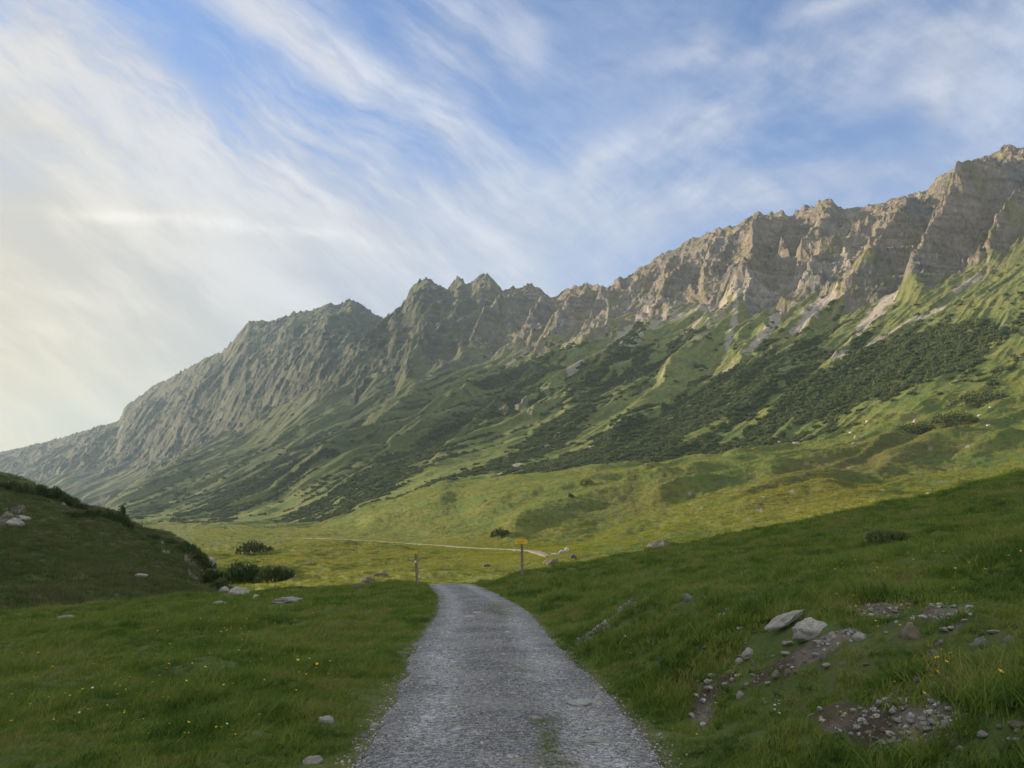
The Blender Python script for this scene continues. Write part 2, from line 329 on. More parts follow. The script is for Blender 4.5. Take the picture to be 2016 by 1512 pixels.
def terrain(x, y, want=False):
    """height of the valley floor and mountain at world x, y (all relative to the camera's eye); with masks if asked"""
    x = np.asarray(x, float); y = np.asarray(y, float)
    zf, t = far(x, y); zn = near(x, np.minimum(y, 80))
    wf = ss(y, 50, 68); z = zn * (1 - wf) + zf * wf
    ys = np.maximum(y, 2.0); px, py = to_px(x, ys, z)
    d = x - rx_(y); r = np.abs(d)
    # --- mountain
    mt = ss(t, 7.0, 8.0) * wf; back = ss(t, TR, TR + 1); keep = 1 - ss(t, TR - .35, TR)
    u = x * .6 - y * .8; v = x * .8 + y * .6
    wx = fbm(x / 160, y / 160, 3, 3) * 45; wy = fbm(x / 160, y / 160, 3, 9) * 60
    rib = (ridged((u + wx) / 130, (v + wy) / 900, 2, 20) - .4) * 26 + (ridged((u + wx * .7) / 48, (v + wy) / 420, 3, 23) - .4) * 10
    rib = rib * (1 - .72 * ss(px, 1560, 1820) * (1 - ss(t, TC - .1, TC + .1)))
    rib2 = (ridged((u + wx * .4) / 17, (v + wy) / 170, 3, 28) - .4) * 4.2 + fbm(u / 9, v / 22, 4, 33) * 2.2 + fbm(x / 4, y / 4, 3, 37) * .9
    rockn = fbm(x / 60, y / 60, 5, 50)
    rk = ss(t + rockn * .55, TC - .12, TC + .10) * mt
    cr = np.zeros_like(z)
    for c in CRAGS:
        b = blob(px, py, c[0], c[1], c[2], c[3], -35); cr = np.maximum(cr, np.exp(-b * 1.2))
    rk = np.maximum(rk, ss(cr + rockn * .9, .45, .75) * mt)
    sc = np.clip(ys / 1500, .3, 3)
    spur = np.zeros_like(z)
    for pts, h, hw in SPURS:
        bb, sg, par = seg_dist(px + 14 * fbm(x / 90, y / 90, 3, 61) * 2, py, pts)
        prof = np.where(sg > 0, np.clip(1 - bb / (hw * .8), 0, 1) ** .9, np.clip(1 - bb / (hw * 1.5), 0, 1) ** 1.3)
        spur = np.maximum(spur, 2.1 * h * prof * (0.55 + .45 * np.sin(np.pi * np.clip(par * .8 + .2, 0, 1))))
    crag = (ridged(u / 130 + wx / 80, v / 150 + wy / 110, 7, 70, .55) - .35) * 38 + (ridged(x / 38, y / 38 + wx / 60, 5, 77, .58) - .35) * 12
    dzm = rib * (.45 + .55 * (1 - rk)) * (.2 + .8 * keep) + rib2 * (.5 + .5 * keep) + spur * (1 - ss(t, TR - .55, TR - .08)) + crag * rk * (.18 + .82 * keep)
    z2 = z + dzm * mt
    # strata: the rock steps, as bedded limestone does
    ph = (z2 + .18 * u + 16 * fbm(x / 90, y / 90, 3, 81)) / 19.0
    fr = ph - np.floor(ph); stp = (ss(fr, .2, .85) - fr) * 19.0 * .46
    z2 = z2 + stp * rk * (.25 + .75 * keep)
    jag = (ridged(x / 36 + 3, y / 36, 5, 88) - .35) * 13 * rk * np.clip(y / 1400, .8, 1.25) * (.55 + .9 * ss(fbm(x / 130, y / 130, 2, 89), -.3, .4))
    z2 = z2 + jag * ss(t, TR - .6, TR) * (1 - back * .5) * mt
    # --- meadow relief
    md = wf * (1 - mt)
    tk = (.12 + .88 * ss(track_dist(x, y), 4, 22)) if TRACK is not None else 1.0
    z2 = z2 + md * ((fbm(x / 46, y / 46, 3, 90) * 2.4 + (ridged(u / 70 + wx / 90, v / 210, 2, 91) - .4) * 6.0) * ss(y, 85, 190) * tk * (.15 + .85 * np.maximum(ss(px, 1060, 1220), ss(t, 4.3, 4.9))) + fbm(x / 11, y / 11, 3, 93) * 1.0 * tk + fbm(x / 3.2, y / 2.2, 3, 96) * .5 * tk
                    + (ridged(u / 16, v / 110, 2, 97) - .4) * 2.8 * ss(px, 1300, 1600) * ss(t, 3.4, 4.5))
    for pts, h, hw in MOUNDS:
        bb, sg, par = seg_dist(px + 12 * fbm(x / 40, y / 40, 2, 63), py + 6 * fbm(x / 24, y / 24, 2, 64), pts)
        h = h * ss(par, .0, .18) * (1 - ss(par, .82, 1.0))
        z2 = z2 + md * tk * h * np.where(sg > 0, np.exp(-(bb / (hw * .95)) ** 2), np.exp(-(bb / (hw * 1.6)) ** 2))
    off = ss(r, HW + .1, HW + 1.3)
    nr = (1 - wf) * off
    tus = fbm(x / .62, y / .62, 3, 101)
    z2 = z2 + nr * (fbm(x / 7, y / 7, 3, 103) * .40 + fbm(x / 1.9, y / 1.9, 3, 104) * (.17 + .13 * (d > 0)) + np.maximum(tus, 0) * .14)
    z2 = z2 + (1 - wf) * (1 - off) * (fbm(x / .8, y / 1.6, 3, 106) * .018 - .028 * np.exp(-((r - .72) / .27) ** 2))
    if not want: return z2
    return z2, dict(t=t, wf=wf, mt=mt, rk=rk, px=px, py=py, r=r, d=d, u=u, v=v, md=md, tus=tus, cr=cr)

TRK = [(1088,1103),(1080,1098),(1066,1091),(1045,1085),(1010,1082),(930,1079),(850,1073),(750,1067),(690,1063),(650,1061),(600,1060),(560,1061)]
TRACK = None
def base_hit(px, py):
    q, e = to_qe(px, py); ys = np.linspace(72, 600, 4000); z, _ = far(q * ys, ys); g = z - e * ys; k = np.nonzero((g[1:] >= 0) & (g[:-1] < 0))[0]
    if not len(k): return None
    return q * ys[k[0]], ys[k[0]]
_h = [base_hit(*p) for p in TRK]; _h = [h for h in _h if h]
_tx = np.array([h[0] for h in _h[1:]]); _ty = np.array([h[1] for h in _h[1:]])
_k = np.hanning(41); _k /= _k.sum(); _t = np.linspace(0, len(_tx) - 1, 420)
TRACK = tuple(np.convolve(np.pad(np.interp(_t, np.arange(len(_tx)), v), 20, mode='edge'), _k, 'valid') for v in (_tx, _ty))
print('track', np.round(_ty))
def track_dist(x, y):
    out = np.full(x.shape, 99.0); m = (y > 50) & (y < 480) & (x < 60) & (x > -220)
    if m.any():
        xx, yy = x[m], y[m]; b = np.full(xx.shape, 99.0)
        for a, c in zip(TRACK[0][::5], TRACK[1][::5]): b = np.minimum(b, np.hypot(xx - a, yy - c))
        out[m] = b
    return out
LIN = lambda *c: np.array(c)
def bare_patches(x, y, d, G=1.25):
    """bare stony ground on the bank to the right and the little path up it: 0..1"""
    px, py = to_px(x, np.maximum(y, 2), near(x, y))
    b = np.zeros_like(x)
    n = fbm(x / .9, y / .9, 4, 120) + .45 * fbm(x / .28, y / .28, 3, 124)
    for (cx, cy, rx, ry, a, s) in [(1780,1200,120,20,3,.85),(1600,1290,88,20,-22,.95),(1480,1225,50,14,0,.8),(1780,1440,165,52,5,1.0),(1900,1420,190,34,-14,1.0),
              (1950,1355,110,26,5,.7),(1900,1250,120,20,8,.5),(1690,1235,60,18,10,.5),(1385,1395,26,28,40,.75),(1310,1320,18,18,-40,.7),(1420,1365,50,10,-40,.7),(1560,1500,60,20,0,.4)]:
        b = np.maximum(b, s * np.exp(-blob(px, py, cx, cy, rx * G, ry * G, a)) )
    m = ss(b + n * .8, .42, .60)
    dd, _, _ = seg_dist(px, py, [(1245,1188),(1210,1225),(1170,1255),(1148,1268)])
    pth = 1 - ss(dd + n * 12, 8, 20)
    return np.clip(np.maximum(m, pth), 0, 1) * (d > 0)

def ground_colour(x, y, z, k, slope):
    px, py = k['px'], k['py']
    n1 = fbm(x / 35, y / 35, 4, 140); n2 = fbm(x / 6, y / 6, 4, 144); n3 = fbm(x / 1.3, y / 1.3, 3, 148)
    c = LIN(.088, .128, .024)[:, None] * np.ones_like(z)
    def mixc(c, col, m): return c * (1 - m) + LIN(*col)[:, None] * m
    mt, rk = k['mt'], k['rk']
    c = mixc(c, (.150, .160, .030), ss(n1 + n2 * .4, -.35, .45) * k['wf'] * .75)
    c = mixc(c, (.060, .105, .022), ss(n1 * -1 + n2 * .5, .05, .5) * .7)
    c = mixc(c, (.100, .098, .036), ss(n2 + n3 * .5, .15, .6) * .5)
    br = np.zeros_like(z)
    for b in BROWN: br = np.maximum(br, b[5] * np.exp(-blob(px, py, *b[:5])))
    c = mixc(c, (.088, .078, .026), ss(br + n2 * .5, .2, .8) * k['md'] * .6)
    hth = ss(fbm(x / 3.4, y / 3.4, 4, 150) + .35 * n1 + br * .25, .12, .3) * k['md'] * ss(k['t'], 1.2, 2.2)
    c = mixc(c, (.046, .056, .020), hth * .5)
    # high alpine turf: duller upward
    c = mixc(c, (.105, .118, .045), mt * .55)
    hi = ss(k['t'], TC - .5, TC + .3) * mt
    c = mixc(c, (.11, .105, .052), hi * .75)
    strk = fbm(k['u'] / 3.2, k['v'] / 26, 4, 152); strk2 = fbm(k['u'] / 11, k['v'] / 60, 4, 156); grn = fbm(x / 5, y / 5, 4, 158)
    c = c * (1 + (.55 * strk + .45 * strk2 + .5 * grn) * mt)
    c = mixc(c, (.135, .125, .070), ss(strk2 + .6 * strk + .4 * hi, .28, .6) * mt * .7)
    # dwarf pine cover
    wd = np.zeros_like(z)
    for b in WOODS: wd = np.maximum(wd, b[5] * np.exp(-.8 * blob(px, py, *b[:5])))
    lw = 1 - ss(px, 900, 1300); st = fbm(k['u'] / 22, k['v'] / 75, 4, 160) * (1 - lw) + 1.25 * fbm(k['u'] / 17, k['v'] / 230, 4, 161) * lw; st2 = fbm(x / 12, y / 12, 3, 165)
    wood = ss(wd * (1.15 - .28 * (1 - ss(px, 850, 1100))) + st * 1.0 + st2 * .35, .44, .56) * ss(k['t'], 6.0, 6.3) * k['wf'] * (1 - rk) * (1 - hi)
    wood = np.clip(wood, 0, 1)
    c = mixc(c, (.038, .054, .019), wood * .92)
    # rock
    rc = LIN(.205, .180, .150)[:, None] * (1 + .5 * fbm(x / 24, y / 24, 5, 170)) * (1 + .5 * fbm(k['u'] / 4, z / 9, 4, 171))
    rc = rc * (1 - .32 * ss(fbm((z + .18 * k['u']) / 7, k['u'] / 120, 3, 173), .05, .35))
    grey = ss(fbm(x / 110, y / 110, 3, 174), -.1, .4)[None]; rc = rc * (1 - grey) + rc.mean(0)[None] * LIN(.88, .87, .86)[:, None] * grey
    lf = 1 - ss(px, 700, 1150)  # left ridge greener, and darkened to put its weaker light into the colour
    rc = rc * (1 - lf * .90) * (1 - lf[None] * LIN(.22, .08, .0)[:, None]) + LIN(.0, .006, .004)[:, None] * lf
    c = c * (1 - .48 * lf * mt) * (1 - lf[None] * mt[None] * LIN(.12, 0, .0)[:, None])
    ledge = ss(fbm(x / 34, y / 34, 5, 176) + .55 * (1 - slope) + lf * .16, .16, .34) * rk * .8
    rkm = rk * (1 - ledge)
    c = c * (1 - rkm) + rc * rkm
    # scree
    scm = np.zeros_like(z)
    wob = fbm(x / 14, y / 14, 4, 180) * 9
    wsc = np.clip(1.0, .3, 1)
    for pts, wd_, s in SCREE:
        dd, _, par = seg_dist(px, py, pts)
        scm = np.maximum(scm, s * (1 - ss(dd + wob * wd_ / 9, wd_ * .45, wd_ * 1.15)))
    scm = scm * ss(scm + fbm(k['u'] / 4, k['v'] / 40, 4, 183) * 1.1 + .5 * fbm(x / 6, y / 6, 3, 184), .38, .55)
    scr2 = ss(ridged(k['u'] / 60, k['v'] / 500, 2, 186) + st2 * .3, .78, .9) * ss(k['t'], TC - .45, TC - .05) * mt * .75
    scr2 = scr2 * ss(fbm(k['u'] / 7, k['v'] / 60, 3, 188), -.25, .15)
    scm = np.clip(np.maximum(scm, scr2 * (1 - rkm)) * ss(k['t'], 6.0, 6.3), 0, 1)
    sc_c = LIN(.27, .25, .225)[:, None] * (1 + .25 * fbm(x / 4, y / 4, 3, 190))
    c = c * (1 - scm) + sc_c * scm
    # scattered pale stones on the slopes
    pe = ss(gn(x / 2.6, y / 2.6, 195), .66, .72) * ss(n1, -.1, .35) * (k['wf']) * (px > 1350) * (1 - wood)
    c = c * (1 - pe) + sc_c * pe
    # near: bare ground and verge
    bare = bare_patches(x, y, k['d']) * (1 - k['wf'])
    soil = LIN(.072, .055, .038)[:, None] * (1 + .6 * n3); grit = LIN(.14, .122, .098)[:, None]
    gm = ss(fbm(x / .6, y / .6, 3, 198) + .25 * n3, -.1, .4)
    c = c * (1 - bare) + (soil * (1 - gm) + grit * gm) * bare
    verge = (1 - ss(k['r'] + .35 * n3, HW - .05, HW + .45)) * (1 - k['wf'])
    c = mixc(c, (.105, .108, .040), verge * .8)
    und = (1 - k['wf']) * (1 - bare) * (1 - verge) * .55      # soil and thatch under the standing grass
    c = mixc(c, (.055, .072, .020), und)
    return np.clip(c, .008, .8), wood, bare, rkm, scm

# ------------------------------------------------------------------ mesh and material helpers
def mesh_obj(name, v, f, mat=None, parent=None, smooth=True):
    me = bpy.data.meshes.new(name)
    v = np.ascontiguousarray(v, dtype=np.float32); f = np.ascontiguousarray(f, dtype=np.int32)
    n = f.shape[1]
    me.vertices.add(len(v)); me.vertices.foreach_set('co', v.ravel())
    me.loops.add(f.size); me.loops.foreach_set('vertex_index', f.ravel())
    me.polygons.add(len(f)); me.polygons.foreach_set('loop_start', np.arange(0, f.size, n, dtype=np.int32))
    me.polygons.foreach_set('loop_total', np.full(len(f), n, dtype=np.int32))
    me.polygons.foreach_set('use_smooth', np.full(len(f), smooth))
    me.update(calc_edges=True)
    if mat: me.materials.append(mat)
    o = bpy.data.objects.new(name, me); COL.objects.link(o)
    if parent: o.parent = parent
    return o
def colour_attr(o, c, name='Col'):
    a = o.data.color_attributes.new(name, 'FLOAT_COLOR', 'POINT')
    buf = np.ones((c.shape[1], 4), dtype=np.float32); buf[:, :c.shape[0]] = c.T
    a.data.foreach_set('color', buf.ravel())
def tag(o, label=None, cat=None, group=None, kind=None):
    if label: o['label'] = label
    if cat: o['category'] = cat
    if group: o['group'] = group
    if kind: o['kind'] = kind
    return o
def grid_faces(nr, nc):
    i = np.arange(nr * nc).reshape(nr, nc)
    return np.stack([i[:-1, :-1].ravel(), i[:-1, 1:].ravel(), i[1:, 1:].ravel(), i[1:, :-1].ravel()], 1)
def new_mat(name):
    m = bpy.data.materials.new(name); m.use_nodes = True; m.node_tree.nodes.clear(); t = NT(m.node_tree)
    b = t.n.new('ShaderNodeBsdfPrincipled'); o = t.n.new('ShaderNodeOutputMaterial'); t.l.new(b.outputs[0], o.inputs[0])
    b.inputs['Roughness'].default_value = .9; b.inputs['Specular IOR Level'].default_value = .2
    return m, t, b, o
def attr(t, name='Col', out='Color'):
    n = t.n.new('ShaderNodeAttribute'); n.attribute_name = name; return n.outputs[out]
def bump(t, b, h, dist, strength=1.0):
    n = t.n.new('ShaderNodeBump'); t.put(n.inputs['Height'], h); n.inputs['Distance'].default_value = dist; n.inputs['Strength'].default_value = strength
    t.l.new(n.outputs[0], b.inputs['Normal']); return n
def ground_material(name):
    m, t, b, o = new_mat(name)
    P = t.n.new('ShaderNodeNewGeometry').outputs['Position']
    c = attr(t); mk = t.n.new('ShaderNodeSeparateColor'); t.put(mk.inputs[0], attr(t, 'Mask'))
    far_, rock, wood = mk.outputs[0], mk.outputs[1], mk.outputs[2]
    nf = t.noise(P, 1.4, 5, .65); nn = t.noise(P, 16, 5, .65)
    var = t.math('ADD', t.math('MULTIPLY', t.math('SUBTRACT', nf, .5), 1.1), t.math('MULTIPLY', t.math('SUBTRACT', nn, .5), .9))
    g = t.math('ADD', 1.0, var)
    t.put(b.inputs['Base Color'], t.vmath('MULTIPLY', c, t.comb(g, g, g)))
    hf = t.noise(P, .55, 6, .7); hb = t.math('MULTIPLY', hf, t.math('MULTIPLY', far_, 1.9))
    hw = t.math('MULTIPLY', t.noise(P, .35, 4, .7), t.math('MULTIPLY', wood, 4.0))
    vr = t.n.new('ShaderNodeTexVoronoi'); vr.feature = 'DISTANCE_TO_EDGE'; t.put(vr.inputs['Vector'], t.vmath('ADD', t.vmath('MULTIPLY', P, (1, 1, .7)), t.vmath('MULTIPLY', t.noise(P, .08, 4, .6, 0, 1), (18, 18, 18)))); vr.inputs['Scale'].default_value = .11
    hr = t.math('MULTIPLY', t.math('ADD', t.noise(P, .16, 8, .78), t.math('MULTIPLY', t.math('MINIMUM', vr.outputs[0], .12), 2.2)), t.math('MULTIPLY', rock, 5.0))
    hn = t.math('MULTIPLY', nn, .05)
    h = t.math('ADD', t.math('ADD', hb, hn), t.math('ADD', hr, hw))
    bump(t, b, h, 1.0)
    return m
MAT_GROUND = ground_material('turf_and_rock')

# ------------------------------------------------------------------ the ground sheet
SC = 1.0
def build_ground():
    qs = np.concatenate([np.linspace(-1.45, -.78, 60, endpoint=False), np.linspace(-.78, .78, int(1350 * SC)), np.linspace(.78, 1.45, 61)[1:]])
    i, f = qidx(qs)
    near_y = np.exp(np.linspace(math.log(3.0), math.log(60), int(420 * SC), endpoint=False))
    rows = [np.repeat(near_y[:, None], len(qs), 1)]
    G = lambda A: A[i] * (1 - f) + A[i + 1] * f
    prev = np.full(len(qs), 60.0)
    sub = [6, 46, 46, 30, 60, 70, 14, 20, 190, 250, 330, 30, 8]
    for k in range(NR):
        nx = G(RY[k]); n = max(2, int(sub[k] * SC)) if k < len(sub) else 8
        tt = np.arange(n) / n
        rows.append(prev[None] * (1 - tt[:, None]) + nx[None] * tt[:, None]); prev = nx
    rows.append(prev[None])
    Y = np.concatenate(rows, 0); X = Y * qs[None]
    shp = Y.shape; x = X.ravel(); y = Y.ravel()
    zs, cs, ms = [], [], []
    CH = 150000
    Z = np.empty(x.size)
    for a in range(0, x.size, CH): Z[a:a + CH] = terrain(x[a:a + CH], y[a:a + CH])
    Zg = Z.reshape(shp)
    slope = np.abs(np.gradient(Zg, axis=0)) / np.maximum(np.abs(np.gradient(Y, axis=0)), 1e-3)
    slope = (np.clip(slope, 0, 2.0) / 2.0).ravel()
    C = np.empty((3, x.size)); Mk = np.empty((3, x.size))
    for a in range(0, x.size, CH):
        s = slice(a, a + CH); zz, k = terrain(x[s], y[s], True)
        c, wood, bare, rkm, scm = ground_colour(x[s], y[s], zz, k, slope[s])
        C[:, s] = c; Mk[0, s] = ss(y[s], 40, 130) * (1 - rkm * .5); Mk[1, s] = rkm; Mk[2, s] = wood
    o = mesh_obj('ground', np.stack([x, y, Z], 1), grid_faces(*shp), MAT_GROUND)
    colour_attr(o, C); colour_attr(o, Mk, 'Mask'); tag(o, kind='structure')
    # round and behind the camera
    xs = np.concatenate([np.linspace(-260, -12, 40), np.linspace(-11.5, 11.5, 60), np.linspace(12, 260, 40)])
    ys = np.concatenate([np.linspace(-200, -12, 30), np.linspace(-11, 3.3, 60)])
    XX, YY = np.meshgrid(xs, ys); x = XX.ravel(); y = YY.ravel(); z = terrain(x, y)
    z = z - .02 - ss(YY.ravel(), 3.0, 3.3) * .1
    z = np.where(np.abs(x) > 60, np.interp(np.abs(x), [60, 260], [0, 25]) * .3 + np.where(x > 0, np.minimum(z, 9), z), z)
    o = mesh_obj('ground', np.stack([x, y, z], 1), grid_faces(*XX.shape), MAT_GROUND)
    n = len(x); C = np.repeat(np.array([.075, .105, .026])[:, None], n, 1); colour_attr(o, C); colour_attr(o, C * 0, 'Mask'); tag(o, kind='structure')
build_ground()

# ------------------------------------------------------------------ the hill on the left, and its shoulder further left whose shade lies over the road
def build_hill():
    rows = [
     [(-1500,1300,46),(-600,1230,47),(0,1215,48),(250,1225,48),(440,1215,62),(520,1215,80)],
     [(-1500,1130,58),(-600,1150,60),(0,1168,60),(120,1178,61),(250,1188,62),(370,1184,70),(440,1176,80),(520,1190,90)],
     [(-1500,800,90),(-600,960,90),(0,1060,90),(165,1085,91),(250,1100,92),(340,1125,94),(400,1150,96),(440,1180,98),(520,1210,100)],
     [(-1500,500,150),(-900,690,145),(-600,790,140),(-300,860,135),(0,938,130),(60,952,129),(100,967,128),(165,997,126),(230,1014,124),(260,1036,122),(340,1062,118),(380,1090,115),(420,1132,110),(440,1166,106),(460,1195,102),(520,1225,102)],
     [(-1500,560,180),(-600,840,170),(0,968,160),(165,1022,155),(260,1062,148),(340,1090,140),(420,1150,128),(460,1215,118),(520,1240,112)],
     [(-1500,820,260),(-600,1000,240),(0,1075,225),(260,1120,200),(460,1240,150),(520,1260,140)]]
    qs = np.linspace(-2.0, float(to_qe(515, 1150)[0]), 1000); qs = np.concatenate([np.linspace(-2.0,-.75,160,endpoint=False), np.linspace(-.75, float(to_qe(518, 1150)[0]), 620)])
    P = []
    for r in rows:
        a = np.array(r, float); q, e = to_qe(a[:, 0], a[:, 1]); o = np.argsort(q)
        Y = np.interp(qs, q[o], a[o, 2]); E = np.interp(qs, q[o], e[o])
        kr = np.hanning(13); kr /= kr.sum(); sm = lambda v: np.convolve(np.pad(v, 6, mode='edge'), kr, 'valid')
        P.append((sm(Y), sm(E * Y)))
    Y, Z = [], []
    for k in range(len(P) - 1):
        n = [30, 120, 150, 50, 30][k]; t = (np.arange(n) / n)[:, None]
        p0, p1 = P[k], P[k + 1]; pm = P[max(k - 1, 0)]; pn = P[min(k + 2, len(P) - 1)]
        Y.append(p0[0] * (1 - t) + p1[0] * t)
        m0 = (p1[1] - pm[1]) / 2; m1 = (pn[1] - p0[1]) / 2
        Z.append((2*t**3-3*t*t+1)*p0[1] + (t**3-2*t*t+t)*m0 * .8 + (-2*t**3+3*t*t)*p1[1] + (t**3-t*t)*m1 * .8)
    Y = np.concatenate(Y); Z = np.concatenate(Z); X = Y * qs[None]
    x, y, z = X.ravel(), Y.ravel(), Z.ravel()
    px, py = to_px(x, y, z)
    z = z + fbm(x / 14, y / 14, 4, 201) * 2.2 + fbm(x / 3, y / 3, 4, 202) * .5 + fbm(x / .9, y / .9, 2, 203) * .12
    n1 = fbm(x / 16, y / 16, 4, 210); n2 = fbm(x / 3, y / 3, 4, 211)
    rock = np.zeros_like(z)
    for b in [(390,1110,34,50,40,.85),(330,1085,40,14,30,.5),(425,1160,24,24,0,.9),(20,1025,34,20,-10,.9),(70,1055,20,10,10,.5),(110,990,50,10,20,.5),(270,1132,12,5,0,.9),(60,978,30,8,20,.4),(180,1095,30,10,10,.25)]:
        rock = np.maximum(rock, b[5] * np.exp(-blob(px, py, *b[:5])))
    rock = ss(rock + n2 * .5, .42, .62)
    z = z + rock * (ridged(x / 4, y / 4, 4, 213) - .3) * 1.6
    c = LIN(.085, .120, .034)[:, None] * np.ones_like(z)
    mx = lambda c, col, m: c * (1 - m) + LIN(*col)[:, None] * m
    c = mx(c, (.115, .105, .052), ss(n1, -.05, .3) * .8); c = mx(c, (.055, .080, .028), ss(-n1 + n2 * .5, .05, .35) * .8)
    c = mx(c, (.10, .115, .035), ss(n2 - n1, .25, .6) * .5)
    c = c * (1 - rock) + LIN(.24, .225, .20)[:, None] * (1 + .4 * n2) * rock
    o = mesh_obj('hill', np.stack([x, y, z], 1), grid_faces(*X.shape), MAT_GROUND)
    colour_attr(o, np.clip(c, .01, .6)); M = np.zeros((3, z.size)); M[0] = .7; M[1] = rock * .25; colour_attr(o, M, 'Mask'); tag(o, kind='structure')
    # the shoulder
    t = np.linspace(0, 1, 120); s = np.linspace(-1, 1, 60)
    P0, P1 = np.array([-156., 126.]), np.array([-320., -330.])
    dirn = (P1 - P0) / np.linalg.norm(P1 - P0); nrm = np.array([dirn[1], -dirn[0]])
    Tt, Ss = np.meshgrid(t, s, indexing='ij')
    L = np.linalg.norm(P1 - P0) * Tt
    hh = -14 + 82 * ss(L, -2, 8) ** .8 * (1 - .5 * ss(L, 150, 480))
    prof = np.clip(1 - np.abs(Ss), 0, 1) ** .9
    X = P0[0] + dirn[0] * L + nrm[0] * Ss * 75; Yv = P0[1] + dirn[1] * L + nrm[1] * Ss * 75
    Zv = -16 + (hh + 16) * prof + fbm(X / 25, Yv / 25, 4, 220) * 5 * prof
    o = mesh_obj('hill', np.stack([X.ravel(), Yv.ravel(), Zv.ravel()], 1), grid_faces(*X.shape), MAT_GROUND)
    C = np.repeat(np.array([.06, .08, .03])[:, None], X.size, 1); colour_attr(o, C); colour_attr(o, C * 0 + .5 * np.array([1, 0, 0])[:, None], 'Mask'); tag(o, kind='structure')
build_hill()

# ------------------------------------------------------------------ the gravel road and the track beyond
def gravel_material():
    m, t, b, o = new_mat('gravel')
    P = t.n.new('ShaderNodeNewGeometry').outputs['Position']
    def vor(sc, feat='F1'):
        n = t.n.new('ShaderNodeTexVoronoi'); n.feature = feat; t.put(n.inputs['Vector'], P); n.inputs['Scale'].default_value = sc; return n
    v1 = vor(36); v2 = vor(85); v3 = vor(11)
    big = t.noise(P, .9, 4, .6); mid = t.noise(P, 4, 4, .6)
    g1 = t.n.new('ShaderNodeSeparateColor'); t.put(g1.inputs[0], v1.outputs['Color'])
    g2 = t.n.new('ShaderNodeSeparateColor'); t.put(g2.inputs[0], v2.outputs['Color'])
    g3 = t.n.new('ShaderNodeSeparateColor'); t.put(g3.inputs[0], v3.outputs['Color'])
    fine = t.math('MULTIPLY', t.math('POWER', g2.outputs[0], 1.6), .17)
    co = t.math('MULTIPLY', t.math('POWER', g1.outputs[0], 1.8), .19)
    lum = t.math('MULTIPLY', t.math('ADD', t.math('ADD', fine, co), .045), 1.08)
    pale = t.math('MULTIPLY', t.math('GREATER_THAN', g3.outputs[0], .95), .10)
    lum = t.math('ADD', lum, pale)
    lum = t.math('MULTIPLY', lum, t.ramp(big, .25, .75, .72, 1.25))
    mk0 = t.n.new('ShaderNodeSeparateColor'); t.put(mk0.inputs[0], attr(t, 'Col'))
    lum = t.math('MULTIPLY', lum, t.math('ADD', .84, t.math('MULTIPLY', mk0.outputs[1], .62)))
    warm = t.mix(t.ramp(mid, .35, .7), (.95, .99, 1.05), (1.0, 1.0, .97))
    col = t.vmath('MULTIPLY', t.comb(lum, lum, lum), warm)
    fin = t.ramp(big, .50, .68)
    col = t.mix(t.math('MULTIPLY', fin, .55), col, (.20, .19, .178))
    mk = t.n.new('ShaderNodeSeparateColor'); t.put(mk.inputs[0], attr(t, 'Col'))
    moss = t.math('MULTIPLY', mk.outputs[0], t.ramp(t.noise(P, 22, 4, .7), .38, .6))
    col = t.mix(moss, col, (.075, .085, .028))
    t.put(b.inputs['Base Color'], col)
    h = t.math('ADD', t.math('MULTIPLY', v1.outputs['Distance'], -.022), t.math('MULTIPLY', v2.outputs['Distance'], -.009))
    bump(t, b, h, 1.0, 1.0)
    return m
MAT_GRAVEL = gravel_material()
def build_road():
    ys = np.exp(np.linspace(math.log(2.6), math.log(64), 900)); s = np.linspace(-1, 1, 181)
    YY, SS = np.meshgrid(ys, s, indexing='ij')
    nx = np.gradient(rx_(ys), ys); ln = np.sqrt(1 + nx * nx)
    sgn = np.sign(SS)
    half = HW + .04 + .13 * fbm(YY / .8, SS * 0 + sgn * 9, 4, 230) + .06 * fbm(YY / .16, sgn * 5, 2, 231)
    off = SS * half
    X = rx_(ys)[:, None] + off / ln[:, None]; Y = YY - off * (nx / ln)[:, None] * .9
    z = terrain(X.ravel(), Y.ravel()).reshape(X.shape)
    edge = ss(np.abs(SS), .93, 1.0)
    Z = z + .030 - .075 * edge + .010 * fbm(X / .12, Y / .12, 2, 233)
    o = mesh_obj('road', np.stack([X.ravel(), Y.ravel(), Z.ravel()], 1), grid_faces(*X.shape), MAT_GRAVEL)
    d = (off + .08 * 0)
    moss = np.zeros_like(X); px, py = to_px(X, Y, Z)
    for b in [(1080,1460,26,40,10,1.0),(1070,1425,26,10,0,.9),(985,1200,44,26,20,.8),(975,1180,30,14,0,.5),(1030,1320,24,8,0,.5),(1095,1505,60,16,0,.8),(1000,1262,20,10,0,.5),(925,1150,30,5,0,.5)]:
        moss = np.maximum(moss, b[5] * np.exp(-blob(px, py, *b[:5])))
    moss = np.maximum(moss, .75 * ss(np.abs(SS), .86, 1.0)); moss = ss(moss + .35 * fbm(X / .2, Y / .2, 3, 235), .35, .8)
    C = np.zeros((3, X.size)); C[0] = moss.ravel(); tr = np.exp(-((np.abs(off) - .78 + .1 * fbm(Y / 4, SS * 0, 2, 237)) / .30) ** 2); C[1] = np.clip(tr * .8 + .5 * fbm(X / .8, Y / 2.5, 3, 238) + .1, 0, 1).ravel(); colour_attr(o, C); tag(o, kind='structure')
build_road()

